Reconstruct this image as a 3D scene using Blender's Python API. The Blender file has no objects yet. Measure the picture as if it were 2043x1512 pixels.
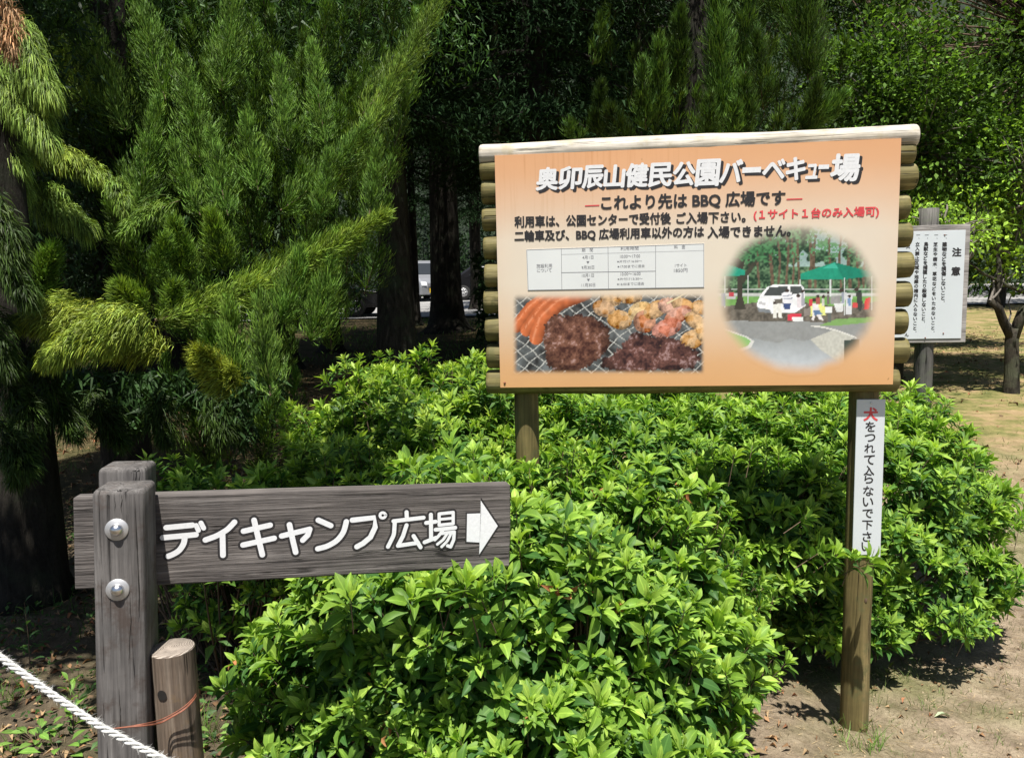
import bpy, math, random
import numpy as np
from mathutils import Matrix, Vector

random.seed(7)
RNG = np.random.default_rng(11)
SC = bpy.context.scene
COL = SC.collection

# ------------------------------------------------------------------ camera, sky, sun, exposure
FPX, CX, CY = 1560.0, 1021.5, 756.0          # focal length and centre in photograph pixels
PITCH, ROLL = math.radians(6.70), math.radians(1.316)
EYE = Vector((0, 0, 1.5))
Fw = Vector((0, math.cos(PITCH), -math.sin(PITCH)))
R0 = Vector((1, 0, 0)); U0 = R0.cross(Fw)
Rt = math.cos(ROLL) * R0 - math.sin(ROLL) * U0
Up = math.sin(ROLL) * R0 + math.cos(ROLL) * U0
cam = bpy.data.cameras.new('camera')
cam.sensor_width = 36; cam.lens = 36 * FPX / 2043
cam.clip_start = 0.05; cam.clip_end = 400
camo = bpy.data.objects.new('camera', cam); COL.objects.link(camo)
m = Matrix((Rt, Up, -Fw)).transposed().to_4x4(); m.translation = EYE
camo.matrix_world = m
SC.camera = camo

SUN_TRAVEL = Vector((-0.01, 0.39, -1.10)).normalized()     # direction the light travels
sun_dir = -SUN_TRAVEL
w = bpy.data.worlds.new('World'); SC.world = w; w.use_nodes = True
nt = w.node_tree; bg = nt.nodes['Background']
sky = nt.nodes.new('ShaderNodeTexSky'); sky.sky_type = 'NISHITA'; sky.sun_disc = False
sky.sun_elevation = math.asin(sun_dir.z)
sky.sun_rotation = math.atan2(sun_dir.x, sun_dir.y)
sky.altitude = 150; sky.dust_density = 1.0
nt.links.new(sky.outputs[0], bg.inputs[0]); bg.inputs[1].default_value = 0.052
sl = bpy.data.lights.new('sun', 'SUN'); sl.energy = 5.0; sl.angle = math.radians(0.53); sl.color = (1.0, 0.955, 0.88)
so = bpy.data.objects.new('sun', sl); COL.objects.link(so)
so.rotation_euler = SUN_TRAVEL.to_track_quat('-Z', 'Y').to_euler(); so.location = (-3, -4, 20)
SC.view_settings.view_transform = 'Standard'; SC.view_settings.look = 'None'
SC.view_settings.exposure = 0.88; SC.view_settings.gamma = 1.0
SC.view_settings.use_curve_mapping = False
SC.render.engine = 'CYCLES'
SC.cycles.max_bounces = 8; SC.cycles.transparent_max_bounces = 8
SC.cycles.use_denoising = True

# ------------------------------------------------------------------ placing helpers
def ray(px, py):
    return Fw + Rt * ((px - CX) / FPX) - Up * ((py - CY) / FPX)
def at(px, py, Y):
    d = ray(px, py); return EYE + d * (Y / d.y)
def gh(x, y):
    y = np.asarray(y, float); t = np.clip(y - 4.0, 0, 33)
    return 0.032 * t * np.clip(t / 3.0, 0, 1)
def on_ground(px, py):
    d = ray(px, py); Y = 3.0
    for _ in range(60):
        p = EYE + d * (Y / d.y)
        Y += (p.z - float(gh(p.x, p.y))) * 0.9 / max(-d.z / d.y + 0.032, 0.02) * 0.8
        Y = min(max(Y, 1), 150)
    p = EYE + d * (Y / d.y); return p

# ------------------------------------------------------------------ object helpers
def tag(o, label=None, cat=None, group=None, kind=None):
    if label: o['label'] = label
    if cat: o['category'] = cat
    if group: o['group'] = group
    if kind: o['kind'] = kind
    return o
def thing(name, label, cat, loc=(0, 0, 0), mat=None, group=None):
    o = bpy.data.objects.new(name, None); COL.objects.link(o)
    o.empty_display_size = 0.1
    if mat is not None: o.matrix_world = mat
    else: o.location = loc
    return tag(o, label, cat, group)
def link(name, me, parent=None, matrix=None):
    o = bpy.data.objects.new(name, me); COL.objects.link(o)
    if parent: o.parent = parent
    if matrix is not None: o.matrix_basis = matrix
    return o
def mesh_np(name, V, faces, mat, col=None, smooth=True, uv=None):
    """faces: list of int arrays (n,3) or (n,4); col per vertex (n,4)"""
    me = bpy.data.meshes.new(name)
    V = np.ascontiguousarray(V, np.float32)
    me.vertices.add(len(V)); me.vertices.foreach_set('co', V.ravel())
    faces = [np.asarray(f, np.int32) for f in faces if len(f)]
    lv = np.concatenate([f.ravel() for f in faces])
    tot = np.concatenate([np.full(len(f), f.shape[1], np.int32) for f in faces])
    st = np.concatenate([[0], np.cumsum(tot)[:-1]]).astype(np.int32)
    me.loops.add(len(lv)); me.loops.foreach_set('vertex_index', lv)
    me.polygons.add(len(tot)); me.polygons.foreach_set('loop_start', st)
    me.polygons.foreach_set('loop_total', tot)
    me.polygons.foreach_set('use_smooth', np.full(len(tot), smooth))
    if col is not None:
        a = me.color_attributes.new('Col', 'FLOAT_COLOR', 'POINT')
        a.data.foreach_set('color', np.ascontiguousarray(col, np.float32).ravel())
    if uv is not None:
        u = me.uv_layers.new(name='UVMap')
        u.data.foreach_set('uv', np.ascontiguousarray(uv[lv], np.float32).ravel())
    me.update(calc_edges=True); me.validate()
    if mat: me.materials.append(mat)
    return me
class Acc:
    def __init__(s): s.V = []; s.F = {3: [], 4: []}; s.C = []; s.n = 0
    def add(s, V, F, C=None):
        V = np.asarray(V, float)
        for f in F:
            f = np.asarray(f, int)
            if len(f): s.F[f.shape[1]].append(f + s.n)
        s.V.append(V); s.n += len(V)
        if C is None: C = (1, 1, 1, 1)
        C = np.asarray(C, float)
        s.C.append(np.broadcast_to(C, (len(V), 4)) if C.ndim == 1 else C)
    def mesh(s, name, mat, smooth=True):
        F = [np.concatenate(s.F[k]) for k in (3, 4) if s.F[k]]
        return mesh_np(name, np.concatenate(s.V), F, mat, np.concatenate(s.C), smooth)
    def build(s, name, mat, parent=None, smooth=True, matrix=None):
        return link(name, s.mesh(name, mat, smooth), parent, matrix)
def nrm(a): return a / np.maximum(np.linalg.norm(a, axis=-1, keepdims=True), 1e-9)
def bake(T, F, R, t, s):
    """template T(n,3), faces F, rotations R(N,3,3) with columns = axes, t(N,3), s(N,) or (N,3)"""
    s = np.asarray(s, float)
    if s.ndim == 1: s = s[:, None].repeat(3, 1)
    P = T[None] * s[:, None, :]
    V = np.einsum('nij,nkj->nki', R, P) + t[:, None, :]
    N, n = len(t), len(T)
    off = (np.arange(N) * n)[:, None, None]
    return V.reshape(-1, 3), [(np.asarray(f)[None] + off).reshape(-1, np.asarray(f).shape[1]) for f in F]
def frames(d, nref):
    """rotation with Y column = d, Z column ~ nref"""
    d = nrm(d); x = nrm(np.cross(d, nref)); z = np.cross(x, d)
    return np.stack([x, d, z], -1)
def tube(P, r, n=10, cap=True, noise=0.0, seed=0, ends=1.0):
    P = np.asarray(P, float); k = len(P); r = np.broadcast_to(np.asarray(r, float), (k,)).copy()
    T = np.gradient(P, axis=0); T = nrm(T)
    ref = np.array([0.0, 0, 1]) if abs(T[0][2]) < .9 else np.array([1.0, 0, 0])
    X = nrm(np.cross(T[0], ref)); V = []
    g = np.random.default_rng(seed); ph = g.uniform(0, 6.28, 4)
    a = np.arange(n) / n * 2 * np.pi
    for i in range(k):
        X = nrm(X - T[i] * (X @ T[i])); Yv = np.cross(T[i], X)
        rr = r[i] * (1 + noise * (np.sin(a * 3 + ph[0] + i * .3) * .5 + np.sin(a * 5 + ph[1] - i * .5) * .3 + g.normal(0, .35, n)))
        V.append(P[i] + np.outer(np.cos(a) * rr, X) + np.outer(np.sin(a) * rr, Yv))
    V = np.concatenate(V); F = []
    for i in range(k - 1):
        for j in range(n):
            F.append((i * n + j, i * n + (j + 1) % n, (i + 1) * n + (j + 1) % n, (i + 1) * n + j))
    Q = [np.array(F)]
    if cap:
        V = np.vstack([V, P[0], P[-1]]); c0, c1 = k * n, k * n + 1
        Q.append(np.array([(c0, (j + 1) % n, j) for j in range(n)] + [(c1, (k - 1) * n + j, (k - 1) * n + (j + 1) % n) for j in range(n)]))
    return V, Q
def box(x0, x1, y0, y1, z0, z1):
    V = np.array([(x, y, z) for z in (z0, z1) for y in (y0, y1) for x in (x0, x1)], float)
    return V, [np.array([(0, 2, 3, 1), (4, 5, 7, 6), (0, 1, 5, 4), (2, 6, 7, 3), (0, 4, 6, 2), (1, 3, 7, 5)])]
def bevel(o, wd, seg=2):
    b = o.modifiers.new('bevel', 'BEVEL'); b.width = wd; b.segments = seg; b.limit_method = 'ANGLE'; return o

# ------------------------------------------------------------------ material helpers
def newmat(name):
    mt = bpy.data.materials.new(name); mt.use_nodes = True
    t = mt.node_tree; return mt, t, t.nodes['Principled BSDF']
def node(t, typ, **kw):
    n = t.nodes.new('ShaderNode' + typ)
    for k, v in kw.items():
        if k.startswith('i_'):
            n.inputs[k[2:].replace('_', ' ')].default_value = v
        else: setattr(n, k, v)
    return n
def ramp(t, src, stops):
    r = t.nodes.new('ShaderNodeValToRGB'); e = r.color_ramp.elements
    while len(e) < len(stops): e.new(0.5)
    for q, (p, c) in zip(e, stops): q.position = p; q.color = (*c, 1) if len(c) == 3 else c
    t.links.new(src, r.inputs[0]); return r.outputs[0]
def mix(t, f, a, b, mode='MIX'):
    n = t.nodes.new('ShaderNodeMix'); n.data_type = 'RGBA'; n.blend_type = mode
    for inp, v in ((n.inputs[0], f), (n.inputs[6], a), (n.inputs[7], b)):
        if hasattr(v, 'links') or isinstance(v, bpy.types.NodeSocket): t.links.new(v, inp)
        elif isinstance(v, (int, float)): inp.default_value = v
        else: inp.default_value = (*v, 1)
    return n.outputs[2]
def noise(t, vec, scale, detail=5, rough=.6, dist=0.0):
    n = node(t, 'TexNoise'); n.inputs['Scale'].default_value = scale; n.inputs['Detail'].default_value = detail
    n.inputs['Roughness'].default_value = rough; n.inputs['Distortion'].default_value = dist
    if vec is not None: t.links.new(vec, n.inputs['Vector'])
    return n.outputs['Fac']
def mapping(t, scale=(1, 1, 1), rot=(0, 0, 0), src='Object', loc=(0, 0, 0)):
    c = node(t, 'TexCoord'); mp = node(t, 'Mapping')
    mp.inputs['Scale'].default_value = scale; mp.inputs['Rotation'].default_value = rot; mp.inputs['Location'].default_value = loc
    t.links.new(c.outputs[src], mp.inputs['Vector']); return mp.outputs[0]
def bump(t, b, h, strength, dist=0.01, prev=None):
    n = node(t, 'Bump'); n.inputs['Strength'].default_value = strength; n.inputs['Distance'].default_value = dist
    t.links.new(h, n.inputs['Height'])
    if prev is not None: t.links.new(prev, n.inputs['Normal'])
    if b is not None: t.links.new(n.outputs[0], b.inputs['Normal'])
    return n.outputs[0]
def plain(name, c, rough=.6, metal=0.0, nz=0.12, scale=30):
    mt, t, b = newmat(name)
    f = noise(t, mapping(t), scale)
    lo = tuple(x * (1 - nz) for x in c); hi = tuple(min(1, x * (1 + nz)) for x in c)
    t.links.new(ramp(t, f, [(.3, lo), (.7, hi)]), b.inputs['Base Color'])
    b.inputs['Roughness'].default_value = rough; b.inputs['Metallic'].default_value = metal
    return mt
def leafmat(name, trans=.3, rough=.4, spec=.4, rib=True, tint=(1.15, 1.2, .55)):
    mt, t, b = newmat(name)
    a = node(t, 'Attribute'); a.attribute_name = 'Col'
    c = a.outputs['Color']
    nf = noise(t, mapping(t), 45, 3)
    c = mix(t, .5, c, ramp(t, nf, [(.3, (.55, .6, .5)), (.75, (1.25, 1.2, 1.1))]), 'MULTIPLY')
    if rib:
        rr = ramp(t, a.outputs['Alpha'], [(.0, (1, 1, 1)), (.09, (.9, .9, .9)), (.14, (0, 0, 0))])
        bw = node(t, 'RGBToBW'); t.links.new(rr, bw.inputs[0])
        lighter = mix(t, 1.0, c, (1.5, 1.4, 1.5), 'MULTIPLY')
        c = mix(t, bw.outputs[0], c, lighter)
    t.links.new(c, b.inputs['Base Color'])
    b.inputs['Roughness'].default_value = rough; b.inputs['Specular IOR Level'].default_value = spec
    tr = node(t, 'BsdfTranslucent'); t.links.new(mix(t, 1.0, c, tint, 'MULTIPLY'), tr.inputs[0])
    ms = node(t, 'MixShader'); ms.inputs[0].default_value = trans
    t.links.new(b.outputs[0], ms.inputs[1]); t.links.new(tr.outputs[0], ms.inputs[2])
    t.links.new(ms.outputs[0], t.nodes['Material Output'].inputs[0])
    return mt
def woodmat(name, axis, dark, mid, light, crack=.5, blotch=None, rough=.8, gs=1.0, bumpy=.5):
    """grain runs along the local axis 0/1/2"""
    mt, t, b = newmat(name)
    s = [60 * gs] * 3; s[axis] = 2.2 * gs
    v = mapping(t, tuple(s))
    g1 = noise(t, v, 1.0, 8, .65, .6)
    s2 = [260 * gs] * 3; s2[axis] = 9 * gs
    g2 = noise(t, mapping(t, tuple(s2)), 1.0, 4, .6)
    c = ramp(t, g1, [(.25, dark), (.5, mid), (.75, light)])
    c = mix(t, .65, c, ramp(t, g2, [(.3, (.45, .45, .45)), (.7, (1.3, 1.3, 1.3))]), 'MULTIPLY')
    big = noise(t, mapping(t), 9, 4, .6)
    c = mix(t, .6, c, ramp(t, big, [(.3, (.6, .6, .6)), (.7, (1.3, 1.28, 1.25))]), 'MULTIPLY')
    if blotch:
        bn = noise(t, mapping(t, loc=(3, 5, 1)), 14, 6, .7)
        c = mix(t, ramp(t, bn, [(.52, (0, 0, 0)), (.66, (.8, .8, .8))]), c, blotch)
    s3 = [15] * 3; s3[axis] = .45
    cn = noise(t, mapping(t, tuple(s3), loc=(1, 2, 3)), 1.0, 6, .55, .3)
    ck = ramp(t, cn, [(.490, (1, 1, 1)), (.4975, (.04, .04, .04)), (.5025, (.04, .04, .04)), (.510, (1, 1, 1))])
    patch = noise(t, mapping(t, loc=(9, 1, 4)), 6, 2)
    ckm = mix(t, ramp(t, patch, [(.45, (0, 0, 0)), (.55, (1, 1, 1))]), (1, 1, 1), ck)
    c = mix(t, crack, c, ckm, 'MULTIPLY')
    t.links.new(c, b.inputs['Base Color']); b.inputs['Roughness'].default_value = rough
    b.inputs['Specular IOR Level'].default_value = .25
    n1 = bump(t, None, g1, bumpy, .004); n2 = bump(t, None, g2, bumpy, .0015, n1)
    bw = node(t, 'RGBToBW'); t.links.new(ckm, bw.inputs[0]); bump(t, b, bw.outputs[0], .8 * crack, .004, n2)
    return mt
def barkmat(name, dark, light, moss=None, vs=14):
    mt, t, b = newmat(name)
    v = mapping(t, (vs, vs, vs * .25))
    g = noise(t, v, 1.0, 8, .7, .8); g2 = noise(t, mapping(t), 60, 4)
    c = ramp(t, g, [(.3, dark), (.7, light)])
    c = mix(t, .5, c, ramp(t, g2, [(.3, (.5, .5, .5)), (.7, (1.3, 1.3, 1.3))]), 'MULTIPLY')
    if moss:
        mn = noise(t, mapping(t), 3.5, 5, .7)
        c = mix(t, ramp(t, mn, [(.5, (0, 0, 0)), (.62, (.7, .7, .7))]), c, moss)
    t.links.new(c, b.inputs['Base Color']); b.inputs['Roughness'].default_value = .9
    b.inputs['Specular IOR Level'].default_value = .15
    bump(t, b, g, 1.0, .03)
    return mt

M = {}
M['azalea'] = leafmat('azalea_leaf', .42, .52, .3)
M['conifer'] = leafmat('conifer_foliage', .22, .55, .25, False, (1.2, 1.15, .5))
M['cedar'] = leafmat('cedar_foliage', .10, .75, .08, False)
M['broad'] = leafmat('broad_leaf', .32, .6, .15, False)
M['grass'] = leafmat('grass_blade', .3, .5, .3, False)
M['dry'] = leafmat('dry_leaf', .12, .7, .15, False, (1.1, 1, .8))
M['twig'] = plain('twig_bark', (.10, .065, .04), .85, 0, .35, 60)
M['deadtwig'] = plain('grey_dead_twig', (.16, .14, .12), .85, 0, .3, 60)
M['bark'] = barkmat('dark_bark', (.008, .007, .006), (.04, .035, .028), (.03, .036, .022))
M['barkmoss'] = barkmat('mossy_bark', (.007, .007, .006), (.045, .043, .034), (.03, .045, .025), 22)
M['barkpale'] = barkmat('pale_bark', (.06, .055, .045), (.22, .20, .16), (.09, .11, .06))
M['barkplum'] = barkmat('plum_bark', (.012, .011, .010), (.07, .06, .045), (.10, .11, .07), 20)
M['signwood'] = woodmat('grey_sign_wood', 0, (.052, .047, .045), (.118, .106, .101), (.235, .217, .208), .75, None, .85, .8, 1.3)
M['postwood'] = woodmat('grey_post_wood', 2, (.060, .056, .055), (.125, .117, .114), (.23, .22, .213), .9, (.070, .052, .044), .85, .8, 1.1)
M['stump'] = woodmat('stump_wood', 2, (.07, .05, .035), (.17, .13, .10), (.30, .25, .20), .9, (.19, .13, .07), .85, .9, .7)
M['log'] = woodmat('treated_log', 0, (.07, .058, .018), (.17, .145, .055), (.32, .28, .14), .8, (.09, .09, .03), .65, .6, .35)
M['logtop'] = woodmat('sunlit_log', 0, (.30, .26, .19), (.55, .51, .44), (.72, .69, .63), .6, (.38, .33, .22), .7, .6, .3)  # overhead sun on the top log put into a paler wood colour
M['logpost'] = woodmat('treated_post', 2, (.07, .06, .022), (.17, .135, .055), (.30, .23, .11), .95, (.10, .105, .045), .7, .5, .35)
M['greypost'] = woodmat('grey_round_post', 2, (.04, .04, .037), (.10, .097, .09), (.21, .20, .185), .8, (.10, .11, .08), .85, .8, .5)
M['backboard'] = woodmat('pale_grey_board', 0, (.20, .18, .17), (.33, .31, .30), (.46, .44, .42), .5, None, .85, .8, .4)
M['endgrain'] = plain('cut_wood_end', (.30, .27, .22), .85, 0, .45, 90)
M['steel'] = plain('bolt_steel', (.62, .62, .64), .28, 1.0, .05, 20)
M['washer'] = plain('washer_steel', (.52, .52, .53), .5, .7, .08, 60)
M['wire'] = plain('rusty_wire', (.20, .07, .04), .6, .2, .4, 80)
M['hole'] = plain('dark_hole', (.012, .010, .008), 1, 0, .2)
M['white'] = plain('white_paint', (.68, .69, .71), .5, 0, .07, 140)
M['black'] = plain('black_print', (.022, .02, .022), .45, 0, .2)
M['red'] = plain('red_print', (.62, .06, .07), .45, 0, .1)
M['plate'] = plain('white_plate', (.58, .62, .65), .3, 0, .03, 5)
M['sticker'] = plain('white_sticker', (.64, .66, .66), .4, 0, .03, 8)
M['line'] = plain('grey_line', (.16, .16, .18), .5, 0, .1)
M['asphalt'] = plain('pale_asphalt', (.27, .265, .26), .9, 0, .2, 9)

def soilmat():
    mt, t, b = newmat('soil')
    v = mapping(t, src='Object')
    n1 = noise(t, v, 1.1, 6, .6); n2 = noise(t, v, 9, 8, .7); n3 = noise(t, v, 70, 5, .7); n4 = noise(t, v, 260, 3, .7)
    c = ramp(t, n2, [(.25, (.13, .10, .07)), (.5, (.28, .22, .155)), (.78, (.45, .37, .265))])
    c = mix(t, .6, c, ramp(t, n3, [(.3, (.5, .48, .45)), (.55, (1, 1, 1)), (.75, (1.35, 1.3, 1.25))]), 'MULTIPLY')
    c = mix(t, .5, c, ramp(t, n4, [(.3, (.5, .5, .5)), (.7, (1.4, 1.4, 1.4))]), 'MULTIPLY')
    g = ramp(t, n3, [(.3, (.07, .085, .025)), (.7, (.16, .18, .06))])
    mixf = ramp(t, n1, [(.48, (0, 0, 0)), (.68, (.75, .75, .75))])
    c = mix(t, mixf, c, g)
    # far ground: litter brown with patches of thin grass
    sep = node(t, 'SeparateXYZ'); t.links.new(v, sep.inputs[0])
    mr = node(t, 'MapRange'); t.links.new(sep.outputs[1], mr.inputs[0]); mr.inputs[1].default_value = 4.5; mr.inputs[2].default_value = 7.0
    nn = noise(t, v, 2.3, 7, .7)
    far = ramp(t, nn, [(.34, (.10, .115, .035)), (.47, (.20, .185, .07)), (.56, (.30, .22, .115)), (.72, (.36, .26, .15))])
    far = mix(t, .6, far, ramp(t, n2, [(.3, (.5, .5, .5)), (.7, (1.3, 1.3, 1.3))]), 'MULTIPLY')
    c = mix(t, mr.outputs[0], c, far)
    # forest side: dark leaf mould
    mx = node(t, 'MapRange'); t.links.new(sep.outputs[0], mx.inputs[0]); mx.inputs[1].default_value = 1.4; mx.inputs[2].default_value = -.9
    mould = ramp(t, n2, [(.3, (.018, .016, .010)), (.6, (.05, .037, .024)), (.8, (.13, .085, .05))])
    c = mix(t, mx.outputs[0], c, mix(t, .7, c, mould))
    t.links.new(c, b.inputs['Base Color']); b.inputs['Roughness'].default_value = .95
    b.inputs['Specular IOR Level'].default_value = .1
    q = bump(t, None, n2, .6, .03); q = bump(t, None, n3, .8, .012, q); bump(t, b, n4, .6, .004, q)
    return mt
M['soil'] = soilmat()

# ------------------------------------------------------------------ ground and road
def spaced(lo, fa, fb, hi, step, g=1.13):
    a = list(np.arange(fa, fb, step)); s = step; x = fb
    while x < hi: a.append(x); s *= g; x += s
    a.append(hi); s = step; x = fa; L = []
    while x > lo: s *= g; x -= s; L.append(x)
    return np.array(sorted(set(L + a)))
gx = spaced(-140, -2.2, 2.8, 140, .027); gy = spaced(-60, 1.9, 4.4, 180, .027)
X, Y = np.meshgrid(gx, gy)
def vnoise(X, Y, s, seed):
    g = np.random.default_rng(seed).random((64, 64)); x, y = X * s, Y * s
    xi, yi = np.floor(x).astype(int), np.floor(y).astype(int); fx, fy = x - xi, y - yi
    fx = fx * fx * (3 - 2 * fx); fy = fy * fy * (3 - 2 * fy)
    a = g[yi % 64, xi % 64]; b_ = g[yi % 64, (xi + 1) % 64]; c_ = g[(yi + 1) % 64, xi % 64]; d_ = g[(yi + 1) % 64, (xi + 1) % 64]
    return a + (b_ - a) * fx + (c_ - a) * fy + (a - b_ - c_ + d_) * fx * fy - .5
Z = gh(X, Y)
near = np.clip(1 - np.maximum(np.abs(X - .3) - 3.2, np.abs(Y - 3.2) - 2.4) / 1.5, 0, 1)
def relief(X, Y): return .05 * vnoise(X, Y, 1.3, 1) + .016 * vnoise(X, Y, 7, 2) + .010 * vnoise(X, Y, 19, 3)
Z = Z + near * relief(X, Y) + (1 - near) * .05 * vnoise(X, Y, .4, 4) * (np.hypot(X, Y) < 60)
ny, nx = X.shape; ii = np.arange(ny * nx).reshape(ny, nx)
gf = np.stack([ii[:-1, :-1], ii[:-1, 1:], ii[1:, 1:], ii[1:, :-1]], -1).reshape(-1, 4)
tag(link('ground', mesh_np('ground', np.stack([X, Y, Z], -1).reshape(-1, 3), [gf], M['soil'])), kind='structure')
def zat(x, y): return gh(x, y) + relief(np.asarray(x, float), np.asarray(y, float)) * np.clip(1 - np.maximum(np.abs(x - .3) - 3.2, np.abs(y - 3.2) - 2.4) / 1.5, 0, 1)
rx = np.linspace(-60, 30, 40); ry = np.linspace(23.5, 40, 12)
X, Y = np.meshgrid(rx, ry); Zr = gh(X, Y) + .05
ii = np.arange(X.size).reshape(X.shape)
rf = np.stack([ii[:-1, :-1], ii[:-1, 1:], ii[1:, 1:], ii[1:, :-1]], -1).reshape(-1, 4)
tag(link('road', mesh_np('road', np.stack([X, Y, Zr], -1).reshape(-1, 3), [rf], M['asphalt'])), kind='structure')

M['hillside'] = plain('wooded_hillside', (.01, .02, .008), .95, 0, .5, .8)
hx_ = np.linspace(-110, 110, 80); hy_ = np.linspace(46, 100, 24); X, Y = np.meshgrid(hx_, hy_); Zh = .6 + (Y - 46) * .85 + 3 * vnoise(X, Y, .12, 8) + 1.5 * vnoise(X, Y, .4, 9)
ii = np.arange(X.size).reshape(X.shape); tag(link('hill', mesh_np('hill', np.stack([X, Y, Zh], -1).reshape(-1, 3), [np.stack([ii[:-1, :-1], ii[:-1, 1:], ii[1:, 1:], ii[1:, :-1]], -1).reshape(-1, 4)], M['hillside'])), kind='structure')
# ------------------------------------------------------------------ foliage templates
def leaf_template(fine=True):
    if fine:
        rows = [(0, 0.0, 0), (.14, .035, .01), (.40, .155, .035), (.66, .165, .02), (.87, .085, -.03), (1, 0, -.085)]
    else:
        rows = [(0, 0.0, 0), (.5, .17, .03), (1, 0, -.06)]
    V = []; A = []; idx = []
    for (y, wd, z) in rows:
        if wd == 0: idx.append([len(V)]); V.append((0, y, z)); A.append(0)
        else:
            idx.append([len(V), len(V) + 1, len(V) + 2])
            V += [(-wd, y, z + wd * .35), (0, y, z), (wd, y, z + wd * .35)]; A += [1, 0, 1]
    T, Q = [], []
    for a, b_ in zip(idx[:-1], idx[1:]):
        if len(a) == 1: T += [(a[0], b_[1], b_[0]), (a[0], b_[2], b_[1])]
        elif len(b_) == 1: T += [(a[0], a[1], b_[0]), (a[1], a[2], b_[0])]
        else: Q += [(a[0], a[1], b_[1], b_[0]), (a[1], a[2], b_[2], b_[1])]
    F = [np.array(T)] + ([np.array(Q)] if Q else [])
    return np.array(V, float), F, np.array(A, float)
LF, LC = leaf_template(True), leaf_template(False)

def rand_dirs(n, g):
    return nrm(g.normal(size=(n, 3)))

def azalea(name, label, ells, n_outer, seed, fine=True, leaf=.055, big=0, group='azalea shrubs behind the signs', warm=0.0, extra=None):
    g = np.random.default_rng(seed)
    C = np.array([e[0] for e in ells], float); Rr = np.array([e[1] for e in ells], float)
    area = (Rr[:, 0] * Rr[:, 1] + Rr[:, 0] * Rr[:, 2] + Rr[:, 1] * Rr[:, 2]); pr = area / area.sum()
    def sample(n, shrink, jit):
        k = g.choice(len(C), n, p=pr); d = rand_dirs(n, g); d[:, 2] = np.abs(d[:, 2]) * .9 + d[:, 2] * .1
        d = nrm(d)
        lump = 1 + .12 * np.sin(d[:, 0] * 8 + k * 2.1) * np.sin(d[:, 1] * 7 + k) + .09 * np.sin(d[:, 2] * 11 + d[:, 0] * 6 + k)
        rad = (shrink + jit * g.normal(size=n)) * lump
        P = C[k] + d * Rr[k] * rad[:, None]; N = nrm(d / Rr[k])
        inside = np.zeros(n, bool)
        for j in range(len(C)):
            q = np.linalg.norm((P - C[j]) / Rr[j], axis=1)
            inside |= (q < shrink * .9) & (k != j)
        ok = ~inside & (P[:, 2] > .06)
        return P[ok], N[ok]
    P1, N1 = sample(n_outer, 1.0, .05); P2, N2 = sample(int(n_outer * .75), .88, .04); P3, N3 = sample(int(n_outer * .38), .70, .07)
    layer = np.concatenate([np.zeros(len(P1)), np.ones(len(P2)), np.full(len(P3), 2)])
    P = np.vstack([P1, P2, P3]); N = np.vstack([N1, N2, N3])
    if extra is not None:
        P = np.vstack([P, extra[0]]); N = np.vstack([N, extra[1]]); layer = np.append(layer, np.zeros(len(extra[0])))
    n = len(P)
    ax = nrm(N * .75 + np.array([0, 0, .65]) + g.normal(0, .28, (n, 3)))
    sprig_scale = g.uniform(.6, 1.35, n)
    r0 = nrm(np.cross(ax, g.normal(size=(n, 3)))); r1 = np.cross(ax, r0)
    LP, LD, LN, LS, LCc, LY = [], [], [], [], [], []
    tone = g.random(n)
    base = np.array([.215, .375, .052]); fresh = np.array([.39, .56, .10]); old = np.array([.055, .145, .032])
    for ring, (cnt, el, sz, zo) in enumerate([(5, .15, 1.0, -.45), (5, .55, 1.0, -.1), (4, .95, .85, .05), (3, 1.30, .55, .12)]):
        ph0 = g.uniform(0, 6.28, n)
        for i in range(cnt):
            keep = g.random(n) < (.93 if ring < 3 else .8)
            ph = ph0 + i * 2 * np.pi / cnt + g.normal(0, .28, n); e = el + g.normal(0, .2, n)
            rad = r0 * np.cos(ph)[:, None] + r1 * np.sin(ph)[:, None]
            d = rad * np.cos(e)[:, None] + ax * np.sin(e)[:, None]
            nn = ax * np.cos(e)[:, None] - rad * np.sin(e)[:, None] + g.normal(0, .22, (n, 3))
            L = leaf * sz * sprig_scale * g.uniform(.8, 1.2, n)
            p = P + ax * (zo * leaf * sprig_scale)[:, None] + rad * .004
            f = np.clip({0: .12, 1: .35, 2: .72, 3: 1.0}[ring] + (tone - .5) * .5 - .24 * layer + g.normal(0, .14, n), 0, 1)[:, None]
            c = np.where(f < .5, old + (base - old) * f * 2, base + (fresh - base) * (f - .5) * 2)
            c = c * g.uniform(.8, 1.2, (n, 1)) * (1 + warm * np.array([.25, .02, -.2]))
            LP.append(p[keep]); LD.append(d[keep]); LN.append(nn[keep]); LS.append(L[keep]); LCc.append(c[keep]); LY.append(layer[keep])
    LP, LD, LN, LS, LCc, LY = map(np.concatenate, (LP, LD, LN, LS, LCc, LY))
    R = frames(LD, LN); wv = g.uniform(.8, 1.25, len(LS))
    S = np.stack([LS * wv, LS, LS * g.uniform(.3, 2.2, len(LS))], -1)
    # the leaves that show largest become parts of their own
    toc = np.array(EYE) - LP; dist = np.linalg.norm(toc, axis=1)
    ctr = np.array([np.mean(C, 0)])
    fr = (nrm(LP - ctr) * nrm(toc)).sum(1)
    score = LS * np.abs((R[:, :, 2] * nrm(toc)).sum(1)) / dist * (fr > .35) * (g.random(len(LS)) > .5)
    relp = LP - np.array(EYE); zc = relp @ np.array(Fw); u = CX + FPX * (relp @ np.array(Rt)) / zc; v = CY - FPX * (relp @ np.array(Up)) / zc
    score = score * ((u > 0) & (u < 2043) & (v > 0) & (v < 1512) & (zc > 0))
    pick = np.argsort(-score)[:big]; pick = pick[score[pick] > 0]
    rest = np.ones(len(LS), bool); rest[pick] = False
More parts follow.
